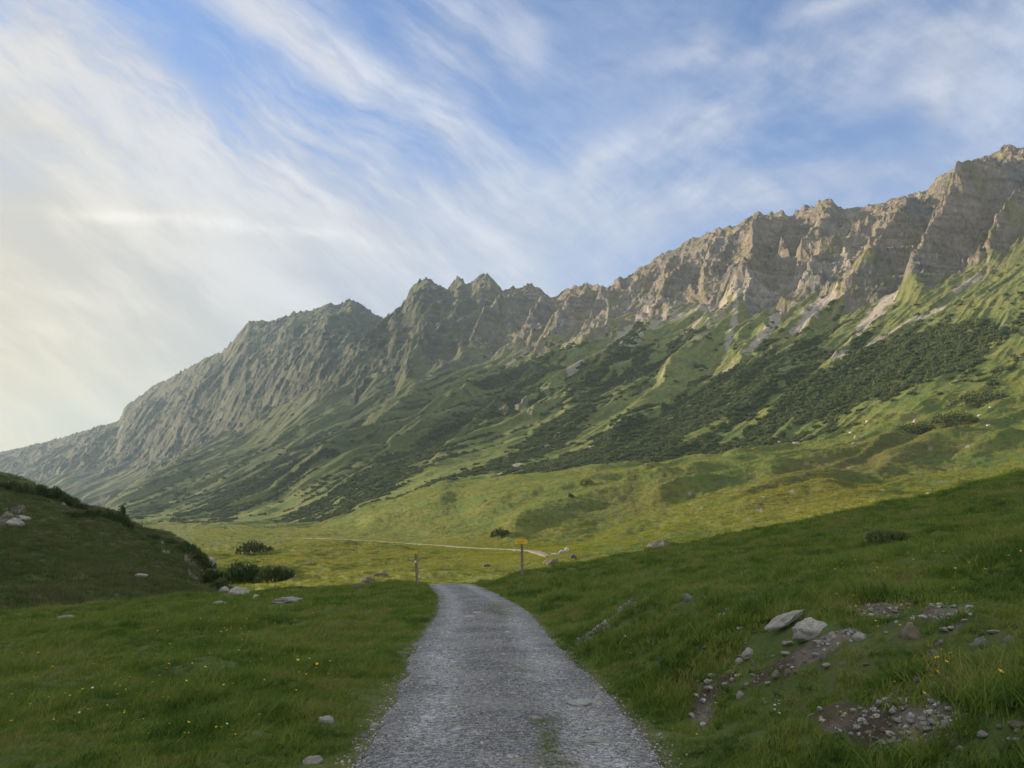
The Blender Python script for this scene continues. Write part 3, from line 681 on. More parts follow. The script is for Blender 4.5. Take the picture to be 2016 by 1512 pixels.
def hit(px, py, ymin=3.0, ymax=2500, n=1600):
    """world points where the photograph's sight lines meet the terrain"""
    px = np.atleast_1d(np.asarray(px, float)); py = np.atleast_1d(np.asarray(py, float))
    q, e = to_qe(px, py); out = np.full(px.shape, np.nan)
    ys = np.exp(np.linspace(math.log(ymin), math.log(ymax), n))
    for i in range(len(px)):
        z = terrain(q[i] * ys, ys); g = z - e[i] * ys; k = np.nonzero(g >= 0)[0]
        if len(k) and k[0] > 0:
            a = k[0]; f = g[a - 1] / (g[a - 1] - g[a]); out[i] = ys[a - 1] + (ys[a] - ys[a - 1]) * f
    return q * out, out, e * out
def build_track():
    cx, cy = TRACK
    tx, ty = np.gradient(cx), np.gradient(cy); L = np.hypot(tx, ty); nx, ny = -ty / L, tx / L
    s = np.linspace(-1.15, 1.15, 13)
    wq = (.35 + .65 * np.clip(np.arange(len(cx)) / 60, 0, 1))[:, None]
    X = cx[:, None] + nx[:, None] * s * wq; Y = cy[:, None] + ny[:, None] * s * wq
    Zc = terrain(X.ravel(), Y.ravel()).reshape(X.shape)
    kr2 = np.hanning(15); kr2 /= kr2.sum()
    Z = Zc.max(1); Z = np.convolve(np.pad(Z, 7, mode='edge'), kr2, 'valid')[:, None] * np.ones_like(X) + .12 - .5 * (np.abs(s) > 1.0)[None]
    o = mesh_obj('track', np.stack([X.ravel(), Y.ravel(), Z.ravel()], 1), grid_faces(*X.shape), MAT_GRIT); tag(o, kind='structure')
def grit_material():
    m, t, b, o = new_mat('pale_grit'); P = t.n.new('ShaderNodeNewGeometry').outputs['Position']
    n = t.noise(P, 3, 5, .7); t.put(b.inputs['Base Color'], t.mix(t.ramp(n, .3, .7), (.13, .12, .10), (.20, .183, .155))); return m
MAT_GRIT = grit_material()
build_track()


from mathutils.bvhtree import BVHTree
HILL = [o for o in S.objects if o.name.startswith('hill')][0]
HB = BVHTree.FromPolygons([v.co[:] for v in HILL.data.vertices], [p.vertices[:] for p in HILL.data.polygons])
def place(px, py, ymin=3.0, ymax=2500):
    """the ground or hill point seen at a photograph position"""
    x, y, z = hit([px], [py], ymin, ymax); p = Vector((x[0], y[0], z[0])) if not np.isnan(y[0]) else None
    q, e = to_qe(px, py); d = Vector((float(q), 1, float(e))).normalized()
    h = HB.ray_cast(Vector((0, 0, 0)), d)
    if h[0] is not None and (p is None or h[0].y < p.y): return h[0]
    return p

# ------------------------------------------------------------------ materials of plants and stones
def leaf_material(name, cols, trans=.35, hue_scale=.35, rough=.75):
    m, t, b, o = new_mat(name)
    P = t.n.new('ShaderNodeNewGeometry').outputs['Position']
    oi = t.n.new('ShaderNodeObjectInfo').outputs['Random']
    a = t.math('ADD', t.math('MULTIPLY', t.noise(P, hue_scale, 4, .6), .6), t.math('MULTIPLY', t.noise(P, hue_scale * 4, 3, .6), .4))
    f = t.math('ADD', t.math('MULTIPLY', oi, .48), t.ramp(a, .38, .62, 0, .62), clamp=True)
    r = t.n.new('ShaderNodeValToRGB'); t.put(r.inputs[0], f)
    el = r.color_ramp.elements
    while len(el) < len(cols): el.new(.5)
    for k, c in enumerate(cols): el[k].position = k / (len(cols) - 1); el[k].color = (*c, 1)
    t.put(b.inputs['Base Color'], r.outputs[0]); b.inputs['Roughness'].default_value = rough
    tr = t.n.new('ShaderNodeBsdfTranslucent'); t.put(tr.inputs[0], r.outputs[0])
    mx = t.n.new('ShaderNodeMixShader'); mx.inputs[0].default_value = trans
    t.l.new(b.outputs[0], mx.inputs[1]); t.l.new(tr.outputs[0], mx.inputs[2]); t.l.new(mx.outputs[0], o.inputs[0])
    return m
MAT_GRASS = leaf_material('grass', [(.032, .074, .012), (.092, .158, .022), (.160, .212, .034), (.220, .212, .066)])
MAT_MEADOW = leaf_material('meadow_grass', [(.095, .140, .018), (.140, .178, .022), (.190, .205, .028), (.225, .200, .045)], .35, .03)
MAT_PINE = leaf_material('pine_needles', [(.034, .056, .018), (.054, .080, .024), (.085, .100, .036)], .12, .2)
MAT_HERB = leaf_material('herb_leaves', [(.045, .095, .016), (.075, .140, .024)], .35)
def plain(name, col, rough=.8, n=0.0, sc=20):
    m, t, b, o = new_mat(name); b.inputs['Roughness'].default_value = rough
    P = t.n.new('ShaderNodeNewGeometry').outputs['Position']
    g = t.math('ADD', 1 - n, t.math('MULTIPLY', t.noise(P, sc, 5, .65), 2 * n))
    t.put(b.inputs['Base Color'], t.vmath('MULTIPLY', col, t.comb(g, g, g))); return m
def stone_material(name, c0, c1, lich=.4):
    m, t, b, o = new_mat(name)
    P = t.n.new('ShaderNodeTexCoord').outputs['Object']; G = t.n.new('ShaderNodeNewGeometry')
    n1 = t.noise(P, 2.2, 6, .65); n2 = t.noise(P, 9, 5, .7); n3 = t.noise(P, 30, 4, .7)
    c = t.mix(t.ramp(n1, .3, .7), c0, c1)
    g = t.math('ADD', .55, t.math('MULTIPLY', n2, .85)); c = t.vmath('MULTIPLY', c, t.comb(g, g, g))
    c = t.mix(t.math('MULTIPLY', t.ramp(n2, .55, .68), lich), c, (.10, .095, .07))
    w_ = t.n.new('ShaderNodeTexWave'); w_.bands_direction = 'Z'; t.put(w_.inputs['Vector'], P); w_.inputs['Scale'].default_value = 2.3; w_.inputs['Distortion'].default_value = 9; w_.inputs['Detail'].default_value = 4
    c = t.mix(t.math('MULTIPLY', t.ramp(w_.outputs[1], .0, .14, 1, 0), .5), c, (.09, .085, .075))
    t.put(b.inputs['Base Color'], c); b.inputs['Roughness'].default_value = .85
    bump(t, b, t.math('ADD', t.math('MULTIPLY', n2, .05), t.math('MULTIPLY', n3, .02)), 1.0, .9); return m
MAT_ST = dict(pale=stone_material('pale_limestone', (.40, .39, .36), (.58, .565, .52)), grey=stone_material('grey_stone', (.20, .20, .182), (.34, .335, .305)),
    tan=stone_material('tan_limestone', (.26, .22, .165), (.38, .33, .26)), green=stone_material('greenish_slab', (.33, .365, .325), (.46, .49, .445), .15), dark=stone_material('lichened_dark_stone', (.06, .06, .05), (.12, .115, .10)))
MAT_PEB = leaf_material('pebbles', [(.07, .07, .07), (.13, .13, .133), (.24, .232, .215), (.46, .44, .40)], 0.0, 30)

# ------------------------------------------------------------------ mesh makers
def blades(n, rad, h0, h1, wd, lean, seed, seg=3, ell=1.0):
    g = np.random.default_rng(seed); V, F = [], []
    for k in range(n):
        a = g.random() * 6.283; rr = rad * math.sqrt(g.random()); bx, by = rr * math.cos(a), rr * math.sin(a) * ell
        h = h0 + (h1 - h0) * g.random(); th = g.random() * 6.283; la = g.random() * 6.283; le = lean * h * (.3 + g.random())
        ox, oy = math.cos(la) * le + .22 * h, math.sin(la) * le; ww = wd * (.6 + .8 * g.random()); b0 = len(V)
        for s_ in range(seg + 1):
            f = s_ / seg; hw = ww * .5 * (1 - f ** 1.6) + .0004; cx = bx + ox * f * f; cy = by + oy * f * f; cz = h * (f - .22 * f * f * (le / h)) - .02
            V += [(cx - hw * math.cos(th), cy - hw * math.sin(th), cz), (cx + hw * math.cos(th), cy + hw * math.sin(th), cz)]
        for s_ in range(seg): i = b0 + 2 * s_; F.append((i, i + 1, i + 3, i + 2))
    return np.array(V), np.array(F)
def shoots(n, rx, ry, h, ln, rd, seed, sides=4, up=.75):
    """a mat of dwarf pine: upswept brush-like shoots over a low dome"""
    g = np.random.default_rng(seed); V, F = [], []
    for k in range(n):
        a = g.random() * 6.283; rr = math.sqrt(g.random()) * (1 + .12 * math.sin(3 * a + seed) + .08 * math.sin(5 * a + 2 * seed)); x0, y0 = rx * rr * math.cos(a), ry * rr * math.sin(a)
        top = h * math.sqrt(max(.04, 1 - (rr / 1.15) ** 2)) * (.25 + .85 * g.random() ** .55) * (1 + .25 * math.sin(x0 * 1.7 + seed) * math.cos(y0 * 2.1))
        l = ln * (.6 + .7 * g.random()); d = np.array([x0 / rx * .8 + g.normal() * .3, y0 / ry * .8 + g.normal() * .3, up + .3]); d /= np.linalg.norm(d)
        tip = np.array([x0, y0, top]) + d * l * .25; base = tip - d * l; r = rd * (.6 + .8 * g.random())
        s1 = np.cross(d, [0, 0, 1.0]) + 1e-4; s1 /= np.linalg.norm(s1); s2 = np.cross(d, s1); b0 = len(V)
        mid = base + d * l * .45; ph = g.random() * 6
        for c_, rr_ in ((base, r * .55), (mid, r)):
            for j in range(sides):
                an = ph + 6.283 * j / sides; V.append(tuple(c_ + (s1 * math.cos(an) + s2 * math.sin(an)) * rr_ * (.75 + .5 * g.random())))
        V.append(tuple(tip)); V.append(tuple(tip))
        for j in range(sides):
            j2 = (j + 1) % sides; F.append((b0 + j, b0 + j2, b0 + sides + j2, b0 + sides + j)); F.append((b0 + sides + j, b0 + sides + j2, b0 + 2 * sides, b0 + 2 * sides + 1))
    return np.array(V), np.array(F)
def mesh_data(name, V, F, mat, smooth=True):
    o = mesh_obj(name, V, F, mat, smooth=smooth); me = o.data; bpy.data.objects.remove(o); return me
def loose(name, V, F, mat, smooth=True):
    """an object kept out of the scene, only instanced by a stuff object"""
    return bpy.data.objects.new(name, mesh_data(name, V, F, mat, smooth))
def stone_mesh(name, seed, mat, sub=3, flat=.6, cuts=7, rough=.10, elong=1.0):
    g = random.Random(seed); bm = bmesh.new(); bmesh.ops.create_icosphere(bm, subdivisions=sub, radius=1)
    pl = []
    for k in range(cuts):
        n = Vector((g.gauss(0, 1), g.gauss(0, 1), g.gauss(0, .8))).normalized(); pl.append((n, .55 + .35 * g.random()))
    from mathutils import noise as mn
    off = Vector((g.random() * 50, g.random() * 50, g.random() * 50))
    for v in bm.verts:
        p = v.co.copy()
        for n, dd in pl:
            k = p.dot(n)
            if k > dd: p -= n * (k - dd) * .9
        p += v.co * (mn.fractal(v.co * 1.6 + off, 1.0, 2.0, 4) * rough * 2.2 + mn.fractal(v.co * 6 + off, 1.0, 2.0, 3) * rough * .6)
        v.co = Vector((p.x * elong, p.y, p.z * flat))
    me = bpy.data.meshes.new(name); bm.to_mesh(me); bm.free(); me.materials.append(mat)
    for f in me.polygons: f.use_smooth = sub > 2
    return me
def scatter(name, pts, sc, rz, var, sources, tilt=None, label=None):
    """ONE stuff object: points that carry instances of a few source meshes"""
    n = len(pts); me = bpy.data.meshes.new(name); me.vertices.add(n); me.vertices.foreach_set('co', np.ascontiguousarray(pts, np.float32).ravel())
    for nm, ar, ty in (('sc', sc, 'FLOAT'), ('rz', rz, 'FLOAT')):
        a = me.attributes.new(nm, ty, 'POINT'); a.data.foreach_set('value', np.ascontiguousarray(ar, np.float32))
    a = me.attributes.new('va', 'INT', 'POINT'); a.data.foreach_set('value', np.ascontiguousarray(var, np.int32))
    o = bpy.data.objects.new(name, me); COL.objects.link(o)
    ng = bpy.data.node_groups.new(name, 'GeometryNodeTree'); N, L = ng.nodes, ng.links
    ng.interface.new_socket('Geometry', in_out='INPUT', socket_type='NodeSocketGeometry'); ng.interface.new_socket('Geometry', in_out='OUTPUT', socket_type='NodeSocketGeometry')
    gi, go, jn = N.new('NodeGroupInput'), N.new('NodeGroupOutput'), N.new('GeometryNodeJoinGeometry')
    def na(nm, ty):
        k = N.new('GeometryNodeInputNamedAttribute'); k.data_type = ty; k.inputs['Name'].default_value = nm; return k.outputs['Attribute']
    A_sc, A_rz, A_va = na('sc', 'FLOAT'), na('rz', 'FLOAT'), na('va', 'INT')
    cx = N.new('ShaderNodeCombineXYZ'); L.new(A_rz, cx.inputs[2])
    if tilt is not None:
        for nm, ar, ix in (('tx', tilt[0], 0), ('ty', tilt[1], 1)):
            a = me.attributes.new(nm, 'FLOAT', 'POINT'); a.data.foreach_set('value', np.ascontiguousarray(ar, np.float32)); L.new(na(nm, 'FLOAT'), cx.inputs[ix])
    for i, src in enumerate(sources):
        cmp_ = N.new('FunctionNodeCompare'); cmp_.data_type = 'INT'; cmp_.operation = 'EQUAL'; L.new(A_va, cmp_.inputs['A']); cmp_.inputs['B'].default_value = i
        # the enabled integer sockets carry the same names as hidden ones: find them by type
        for sck in cmp_.inputs:
            if sck.type == 'INT' and sck.name == 'A': L.new(A_va, sck)
            if sck.type == 'INT' and sck.name == 'B': sck.default_value = i
        ip = N.new('GeometryNodeInstanceOnPoints'); oi = N.new('GeometryNodeObjectInfo'); oi.inputs['Object'].default_value = src; oi.inputs['As Instance'].default_value = True
        L.new(gi.outputs[0], ip.inputs['Points']); L.new(cmp_.outputs[0], ip.inputs['Selection']); L.new(oi.outputs['Geometry'], ip.inputs['Instance'])
        L.new(cx.outputs[0], ip.inputs['Rotation']); L.new(A_sc, ip.inputs['Scale']); L.new(ip.outputs[0], jn.inputs[0])
    L.new(jn.outputs[0], go.inputs[0])
    md = o.modifiers.new('scatter', 'NODES'); md.node_group = ng; tag(o, kind='stuff', label=label); return o

# ------------------------------------------------------------------ grass
TUFTS = [loose('tuft', *blades(54, .13, .035, .105, .0062, .7, 300 + k), MAT_GRASS) for k in range(4)] + \
        [loose('tuft', *blades(26, .10, .08, .20, .005, .7, 310 + k), MAT_GRASS) for k in range(2)]
HERB = loose('herb', *blades(26, .10, .03, .08, .026, 1.0, 320, 2), MAT_HERB)
CLUMPS = [loose('clump', *blades(70, .36, .05, .17, .016, .6, 330 + k, 2), MAT_GRASS) for k in range(3)]
MCLUMPS = [loose('clump', *blades(46, .55, .08, .26, .045, .5, 340 + k, 2), MAT_MEADOW) for k in range(3)]
def ring(y0, y1, per, qm=.80):
    n = int(qm * (y1 * y1 - y0 * y0) * per); y = np.sqrt(rng.random(n) * (y1 * y1 - y0 * y0) + y0 * y0); return (rng.random(n) * 2 - 1) * qm * y, y
def near_grass():
    P, SCL, VAR = [], [], []
    for y0, y1, per, srcs, s0, s1 in [(3.2, 7, 260, (0, 1, 2, 3, 4, 5, 6), .7, 1.25), (7, 12, 170, (0, 1, 2, 3, 4, 5, 6), .75, 1.35), (12, 26, 60, (0, 1, 2, 3, 4, 5), 1.0, 1.8), (26, 70, 14, (7, 8, 9), .7, 1.4)]:
        x, y = ring(y0, y1, per)
        z, k = terrain(x, y, True)
        bare = bare_patches(x, y, k['d']); clear = np.ones(len(x), bool)
        for (sx, sy, sr) in STONES: clear &= ~((np.abs(x - sx) < sr * 1.1 + .05) & (y > sy - sr - .10 - sr * .8) & (y < sy + sr * .9))
        lush = fbm(x / 2.2, y / 2.2, 3, 400)
        ok = clear & (k['r'] > HW - .06 + .42 * fbm(x / .8, y / .8, 3, 401)) & (rng.random(len(x)) > bare * .97) & (rng.random(len(x)) < 1.15 + lush * 1.2)
        edge = ss(k['r'], HW - .1, HW + .6)
        x, y, z, lush, edge = x[ok], y[ok], z[ok], lush[ok], edge[ok]
        v = np.array(srcs)[rng.integers(0, len(srcs), len(x))]
        tall = (v >= 4) & (v <= 5) & ((lush < .12) | (edge < .7)); v = np.where(tall, v - 4, v)
        s_ = (s0 + (s1 - s0) * rng.random(len(x))) * (.45 + .55 * edge) * (1 + .8 * np.clip(lush, -.3, .5))
        P.append(np.stack([x, y, z - .01], 1)); SCL.append(s_); VAR.append(v)
    # the weeds growing in the middle of the road
    for cx, cy, sx, sy, m in [(1080,1470,22,40,150),(1070,1425,20,8,50),(1085,1506,45,10,70),(985,1200,30,18,120),(1030,1320,18,6,30),(1000,1262,14,6,25)]:
        hx, hy, hz_ = hit(rng.normal(cx, sx * .6, m), np.minimum(rng.normal(cy, sy * .6, m), 1540), 3.4, 60, 260); g_ = ~np.isnan(hy)
        P.append(np.stack([hx[g_], hy[g_], hz_[g_] + .015], 1)); SCL.append(rng.uniform(.22, .5, g_.sum())); VAR.append(rng.integers(0, 4, g_.sum()))
    P = np.concatenate(P); n = len(P); print('tufts', n)
    scatter('grass', P, np.concatenate(SCL), rng.normal(0, .7, n), np.concatenate(VAR), TUFTS + [HERB] + CLUMPS, (rng.normal(0, .12, n), rng.normal(.08, .12, n)))
    x, y = ring(66, 240, 1.0, .74); d = rng.random(len(x)) < np.clip((150 / y) ** 2, .2, 1); x, y = x[d], y[d]
    x2, y2 = ring(240, 560, .10, .74); x = np.concatenate([x, x2]); y = np.concatenate([y, y2])
    z = terrain(x, y); px, py = to_px(x, y, z); ok = (px > 380); x, y, z = x[ok], y[ok], z[ok]
    n = len(x); print('clumps', n)
    scatter('meadow_grass', np.stack([x, y, z - .02], 1), (.8 + .8 * rng.random(n)) * np.clip((y / 150) ** .5, .8, 1.8), rng.random(n) * 6.28, rng.integers(0, 3, n), MCLUMPS)
    # the hill
    co = np.empty(len(HILL.data.vertices) * 3, np.float32); HILL.data.vertices.foreach_get('co', co); co = co.reshape(-1, 3)
    m = (co[:, 1] < 150) & (co[:, 0] / co[:, 1] > -.8); co = co[m]; pick = co[rng.integers(0, len(co), 26000)] + rng.normal(0, .15, (26000, 3)) * [1, 1, 0]
    scatter('hill_grass', pick - [0, 0, .03], .9 + 1.0 * rng.random(26000), rng.random(26000) * 6.28, rng.integers(0, 3, 26000), [loose('clump', *blades(36, .45, .08, .26, .035, .5, 350 + k, 2), MAT_HILLG) for k in range(3)])
MAT_HILLG_ = None
MAT_HILLG = leaf_material('hill_grass', [(.050, .082, .022), (.085, .110, .034), (.125, .120, .055)], .25, .12)

# ------------------------------------------------------------------ dwarf pines
BUSH = [loose('dwarf_pine', *shoots(60, 1.9, 1.5, 1.15, 1.0, .26, 500 + k, 3), MAT_PINE, False) for k in range(4)]
def pine_thing(px, py, wpx, hpx, label, group=None, seed=0, ell=.7, ymin=3.0):
    p = place(px, py, ymin)
    if p is None: print('no ground for pine', px, py); return
    k = p.y / FPX / .97; w_, h_ = wpx * k, hpx * k
    n = int(min(1400, max(160, 9 * wpx)))
    root = bpy.data.objects.new('dwarf_pine', None); COL.objects.link(root); root.location = p - Vector((0, 0, .08)); tag(root, label, 'shrub', group)
    V, F = shoots(n, w_ / 2, w_ / 2 * ell, h_ * .9, min(.75, h_ * .55), max(.055, w_ / 60), seed + 11, 4)
    o = mesh_obj('foliage', V, F, MAT_PINE, root, smooth=False)
    g = random.Random(seed); bm = bmesh.new()
    for j in range(9):
        a = g.random() * 6.283; e = Vector((math.cos(a) * w_ * .36, math.sin(a) * w_ * .36 * ell, h_ * .5)); s0 = Vector((math.cos(a), math.sin(a), 0)) * w_ * .06; prev = None
        for q in range(5):
            f = q / 4; c = s0.lerp(e, f) + Vector((0, 0, -.25 * h_ * math.sin(f * 3.14))); r_ = .05 * (1 - .6 * f) * max(1, w_ / 4)
            ringv = [bm.verts.new(c + Vector((0, math.cos(t_ * 1.571) * r_, math.sin(t_ * 1.571) * r_))) for t_ in range(4)]
            if prev: [bm.faces.new((prev[t_], prev[(t_ + 1) % 4], ringv[(t_ + 1) % 4], ringv[t_])) for t_ in range(4)]
            prev = ringv
    me = bpy.data.meshes.new('branches'); bm.to_mesh(me); bm.free(); me.materials.append(MAT_BARK)
    b = bpy.data.objects.new('branches', me); COL.objects.link(b); b.parent = root
    return root
MAT_BARK = plain('bark', (.09, .07, .055), .9, .4)
for i, (px, py, w_, h_, lb) in enumerate([
  (478,1146,78,36,'broadest dark dwarf pine, at the foot of the dark hill on the lit meadow'),
  (545,1144,70,30,'dark dwarf pine right of the broadest one, its right side trailing down the meadow'),
  (497,1090,56,24,'long low dwarf pine just below the pale track, left end of the meadow'),
  (529,1084,18,9,'small round dwarf pine just right of the long low one below the track'),
  (985,1058,42,18,'dark low bush on the green slope just above the track, left of tall signpost'),
  (1155,957,30,15,'lone round dark bush on the smooth pale green terrace below the scree patch'),
  (1124,978,12,7,'tiny dark bush below and left of the lone round bush on the terrace'),
  (1755,1062,86,24,'low spreading dark bush on the near shaded hillside'),
  (1878,838,84,26,'largest lone dark pine mat on the right slope, with a long shadow to its right'),
  (1800,852,80,18,'flat dark pine mat just left of the largest lone mat on the right slope'),
  (1935,798,110,28,'long dark pine mat high at the right edge of the slope, above pale stones'),
  (1918,640,50,16,'isolated dark pine mat on the open grass near the right edge, under the cliffs'),
  (1745,664,26,8,'small flat pine mat above the top edge of the large dark thicket'),
  (1335,1078,40,12,'low green shrub beside the large dark boulder on the sunlit slope')]):
    pine_thing(px, py, w_, h_, lb, None, 520 + i, .95, 3 if py > 1060 and px > 1700 else 66)
for i, (px, py, w_, h_) in enumerate([(12,958,44,16),(45,966,40,16),(78,972,44,18),(110,980,46,20),(135,992,44,20),(158,1000,30,14),(140,1012,40,10),(170,1015,30,12),(190,1012,28,12),(212,1020,34,16),(236,1028,36,20),(252,1036,22,12),
      (300,1056,30,8),(330,1066,30,9),(360,1078,32,12),(378,1092,34,18),(392,1106,40,24),(404,1124,42,28),(418,1142,42,30),(430,1158,34,24),(350,1080,30,10),(240,1012,12,16)]):
    pine_thing(px, py + 5, w_, h_ + 4, 'dark dwarf pine silhouetted along the crest of the shaded hill at left', 'dwarf pines along the crest of the shaded hill', 560 + i, .8)
def mountain_pines():
    n = 520000
    px = rng.uniform(200, 2016, n); q = (px - 1008) / FPX
    # candidate points spread evenly in plan over the slope
    x = rng.uniform(-1700, 900, n); y = rng.uniform(330, 2400, n)
    ok = (np.abs(x / y) < .76); x, y = x[ok], y[ok]
    keepz = []
    for a in range(0, len(x), 100000):
        s_ = slice(a, a + 100000); z, k = terrain(x[s_], y[s_], True)
        _, wood, _, _, _ = ground_colour(x[s_], y[s_], z, k, np.full(len(z), .4))
        m = rng.random(len(z)) < wood * .95; m |= (rng.random(len(z)) < .006) & (k['t'] > 6.6) & (k['t'] < 8.6)
        keepz.append(np.stack([x[s_][m], y[s_][m], z[m]], 1))
    P = np.concatenate(keepz); px, py = to_px(P[:, 0], P[:, 1], P[:, 2]); m = (px > -30) & (px < 2050); P = P[m]
    print('pines', len(P))
    sc_ = rng.uniform(.85, 1.25, len(P)) * (1 + .9 * rng.random(len(P)) ** 2); size = sc_ / P[:, 1]; order = np.argsort(-size)
    big, rest = order[:260], order[260:]
    scatter('dwarf_pine_scrub', P[rest] - [0, 0, .15], sc_[rest] * np.where(P[rest, 1] > 900, 1.3, 1.05), rng.random(len(rest)) * 6.28, rng.integers(0, 4, len(rest)), BUSH)
    protos = [mesh_data('dwarf_pine', *shoots(110, 1.9, 1.4, 1.15, .9, .2, 590 + k, 3), MAT_PINE, False) for k in range(4)]
    for j, i in enumerate(big):
        o = bpy.data.objects.new('dwarf_pine', protos[j % 4]); COL.objects.link(o); o.location = P[i] - [0, 0, .12]; o.scale = [sc_[i]] * 3; o.rotation_euler = (0, 0, rng.random() * 6.28)
        tag(o, 'dark green dwarf pine bush among the scrub at the foot of the mountain slope', 'shrub', 'dwarf pines scattered over the foot of the mountain')
mountain_pines()

# ------------------------------------------------------------------ stones
ST = [  # px, py of the foot, width px, height px, material, label
 (1600,1252,62,46,'pale','large cracked pale boulder on the near bank, slanting slab behind its left side'),
 (1560,1244,84,44,'pale','long slanting pale slab leaning behind the large cracked pale boulder'),
 (1640,1258,22,15,'pale','bluish white stone right of the large cracked boulder'),
 (1697,1259,26,15,'pale','whitest tilted stone on the near bank, in grass right of the bluish white stone'),
 (1793,1258,34,34,'tan','upright pinkish grey rock in grass, midway along the upper bank'),
 (1935,1274,38,26,'grey','angular grey rock with a notch, near the right edge of the bank'),
 (1995,1268,28,18,'grey','grey rock closest to the right edge, beside notched angular rock'),
 (1842,1288,22,9,'grey','flat bluish stone sunk in grass, between pinkish rock and notched rock'),
 (1850,1272,12,9,'grey','small round grey stone just above the flat sunken bluish stone'),
 (1478,1292,26,16,'pale','white stone with a chipped top on the left part of the bank'),
 (1457,1306,18,12,'pale','small pale stone below and left of the chipped white stone'),
 (1484,1309,9,7,'grey','little grey pebble stone right below the chipped white stone'),
 (1357,1182,18,16,'grey','rounded bluish grey stone alone in grass high on the left of the bank'),
 (1458,1372,13,11,'pale','small white stone alone in dark grass low on the bank'),
 (1508,1384,10,6,'green','small greenish stone in grass low on the bank'),
 (1532,1334,20,14,'tan','cream stone at the left end of the row of rubble on the bank'),
 (1553,1328,14,11,'tan','small cream stone second in the row of rubble on the bank'),
 (1570,1324,12,8,'tan','small cream stone third in the row of rubble on the bank'),
 (1623,1296,15,12,'grey','grey stone at the right end of the upper rubble patch'),
 (1565,1300,12,9,'grey','bluish stone in the middle of the upper rubble patch'),
 (1660,1310,12,7,'tan','pale stone in thin grass right of the upper rubble patch'),
 (1846,1352,22,9,'green','greenish flat stone under the overhanging grass ledge on the right'),
 (1932,1340,14,12,'grey','grey stone sticking out of the dark soil under the right grass ledge'),
 (1808,1342,14,10,'grey','brownish grey stone at the left end of the overhanging grass ledge'),
 (1773,1434,9,8,'pale','small white round stone on the bare ground in the lower right corner'),
 (1819,1443,13,9,'tan','tan stone on the right rim of the bare ground, lower right'),
 (1741,1438,12,6,'tan','thin flat tan stone on the left of the bare ground, lower right'),
 (1793,1464,13,6,'tan','pinkish stone lying on the lower part of the bare ground'),
 (1880,1466,14,9,'tan','cream stone at the left end of the stony strip in the lower right corner'),
 (1893,1476,14,8,'pale','pale stone just below the cream stone of the lower stony strip'),
 (1946,1414,10,10,'grey','round bluish stone above the lower stony strip near the right edge'),
 (2004,1440,13,7,'pale','white stone at the right edge above the lower stony strip'),
 (1972,1432,16,6,'tan','flat tan stone left of the white stone at the right edge'),
 (1862,1506,13,8,'pale','pale stone at the very bottom of the picture, right corner'),
 (637,1424,33,17,'pale','largest white stone in the left meadow grass, beside the road'),
 (740,1434,22,12,'pale','white blocky stone on the left edge of the road'),
 (614,1504,34,14,'pale','white stone low in grass at the bottom left of the road'),
 (716,1453,16,7,'grey','grey stone on the left road edge, below the white blocky stone'),
 (822,1274,26,8,'grey','flat grey stone on the left road edge, farther up the road'),
 (768,1415,15,7,'grey','small flat stone in the gravel right of the white blocky stone'),
 (126,1219,34,10,'grey','long low grey rock in the hollow at far left, below the hill'),
 (275,1136,26,8,'grey','flat pale rock low on the shaded hill, above its foot'),
 (562,1186,52,11,'grey','long flat grey rock showing through the meadow, left of the left signpost'),
 (502,1178,14,9,'pale','small pale rock on the meadow crest, left of the long flat rock'),
 (432,1192,34,9,'grey','low grey rock in shaded meadow right of the hollow'),
 (468,1170,40,14,'grey','low bluish grey outcrop at the right foot of the dark hill'),
 (440,1166,26,12,'grey','craggy grey rock joined to the left of the low bluish outcrop'),
 (406,1120,30,24,'grey','grey crag on the right shoulder of the dark hill'),
 (20,1038,42,20,'grey','large grey block on the dark hill at the left edge'),
 (40,1022,30,10,'grey','flat grey block on the dark hill, just above the large one at left edge'),
 (722,1147,30,11,'dark','humped brown boulder at the sunlit edge of the meadow, left of the left signpost'),
 (748,1134,26,9,'dark','lower dark boulder just behind the humped brown boulder in the sun'),
 (705,1160,26,9,'dark','flat lichened rock in shade just below the humped brown boulder'),
 (958,1116,16,7,'dark','dark lone boulder on the sunny meadow between the two signposts'),
 (1084,1112,27,14,'dark','mossy dark boulder at the bend where the pale track disappears'),
 (1096,1094,22,6,'grey','flattest stone of the heap right of the track bend'),
 (1108,1090,15,8,'grey','middle grey stone of the heap right of the track bend'),
 (1116,1086,9,10,'pale','bright white pointed stone on top of the heap right of the track bend'),
 (1128,1100,14,10,'dark','dark stone right of the heap by the track bend'),
 (1303,1076,52,16,'dark','largest dark flat boulder at the edge of sun and shade on the right slope'),
 (1830,976,11,8,'pale','pale stone above the crest of the near right hillside'),
 (1568,874,13,6,'tan','tan boulder below the lower edge of the large dark thicket'),
 (1537,873,13,7,'grey','grey boulder left of the tan boulder below the large thicket'),
 (1686,862,8,6,'tan','reddish boulder under the thicket, right of the tan boulder'),
 (1680,874,7,4,'pale','small pale boulder directly below the reddish boulder'),
 (1675,853,6,5,'pale','tiny white boulder directly above the reddish boulder'),
 (1804,833,9,10,'tan','upright orange tan boulder at the thicket edge, left of a flat pine mat'),
 (1709,831,8,4,'pale','white boulder peeping from the bottom of the large thicket'),
 (1900,788,10,5,'pale','pale boulder pair member beside the long pine mat near right edge'),
 (1950,803,7,4,'pale','small white boulder at the right tip of the long pine mat'),
 (1929,818,8,4,'pale','white stone on open grass below the long pine mat'),
 (1946,838,6,4,'pale','lowest white stone under the long pine mat, near right edge'),
 (1503,634,0,0,'','')]
STONES = []
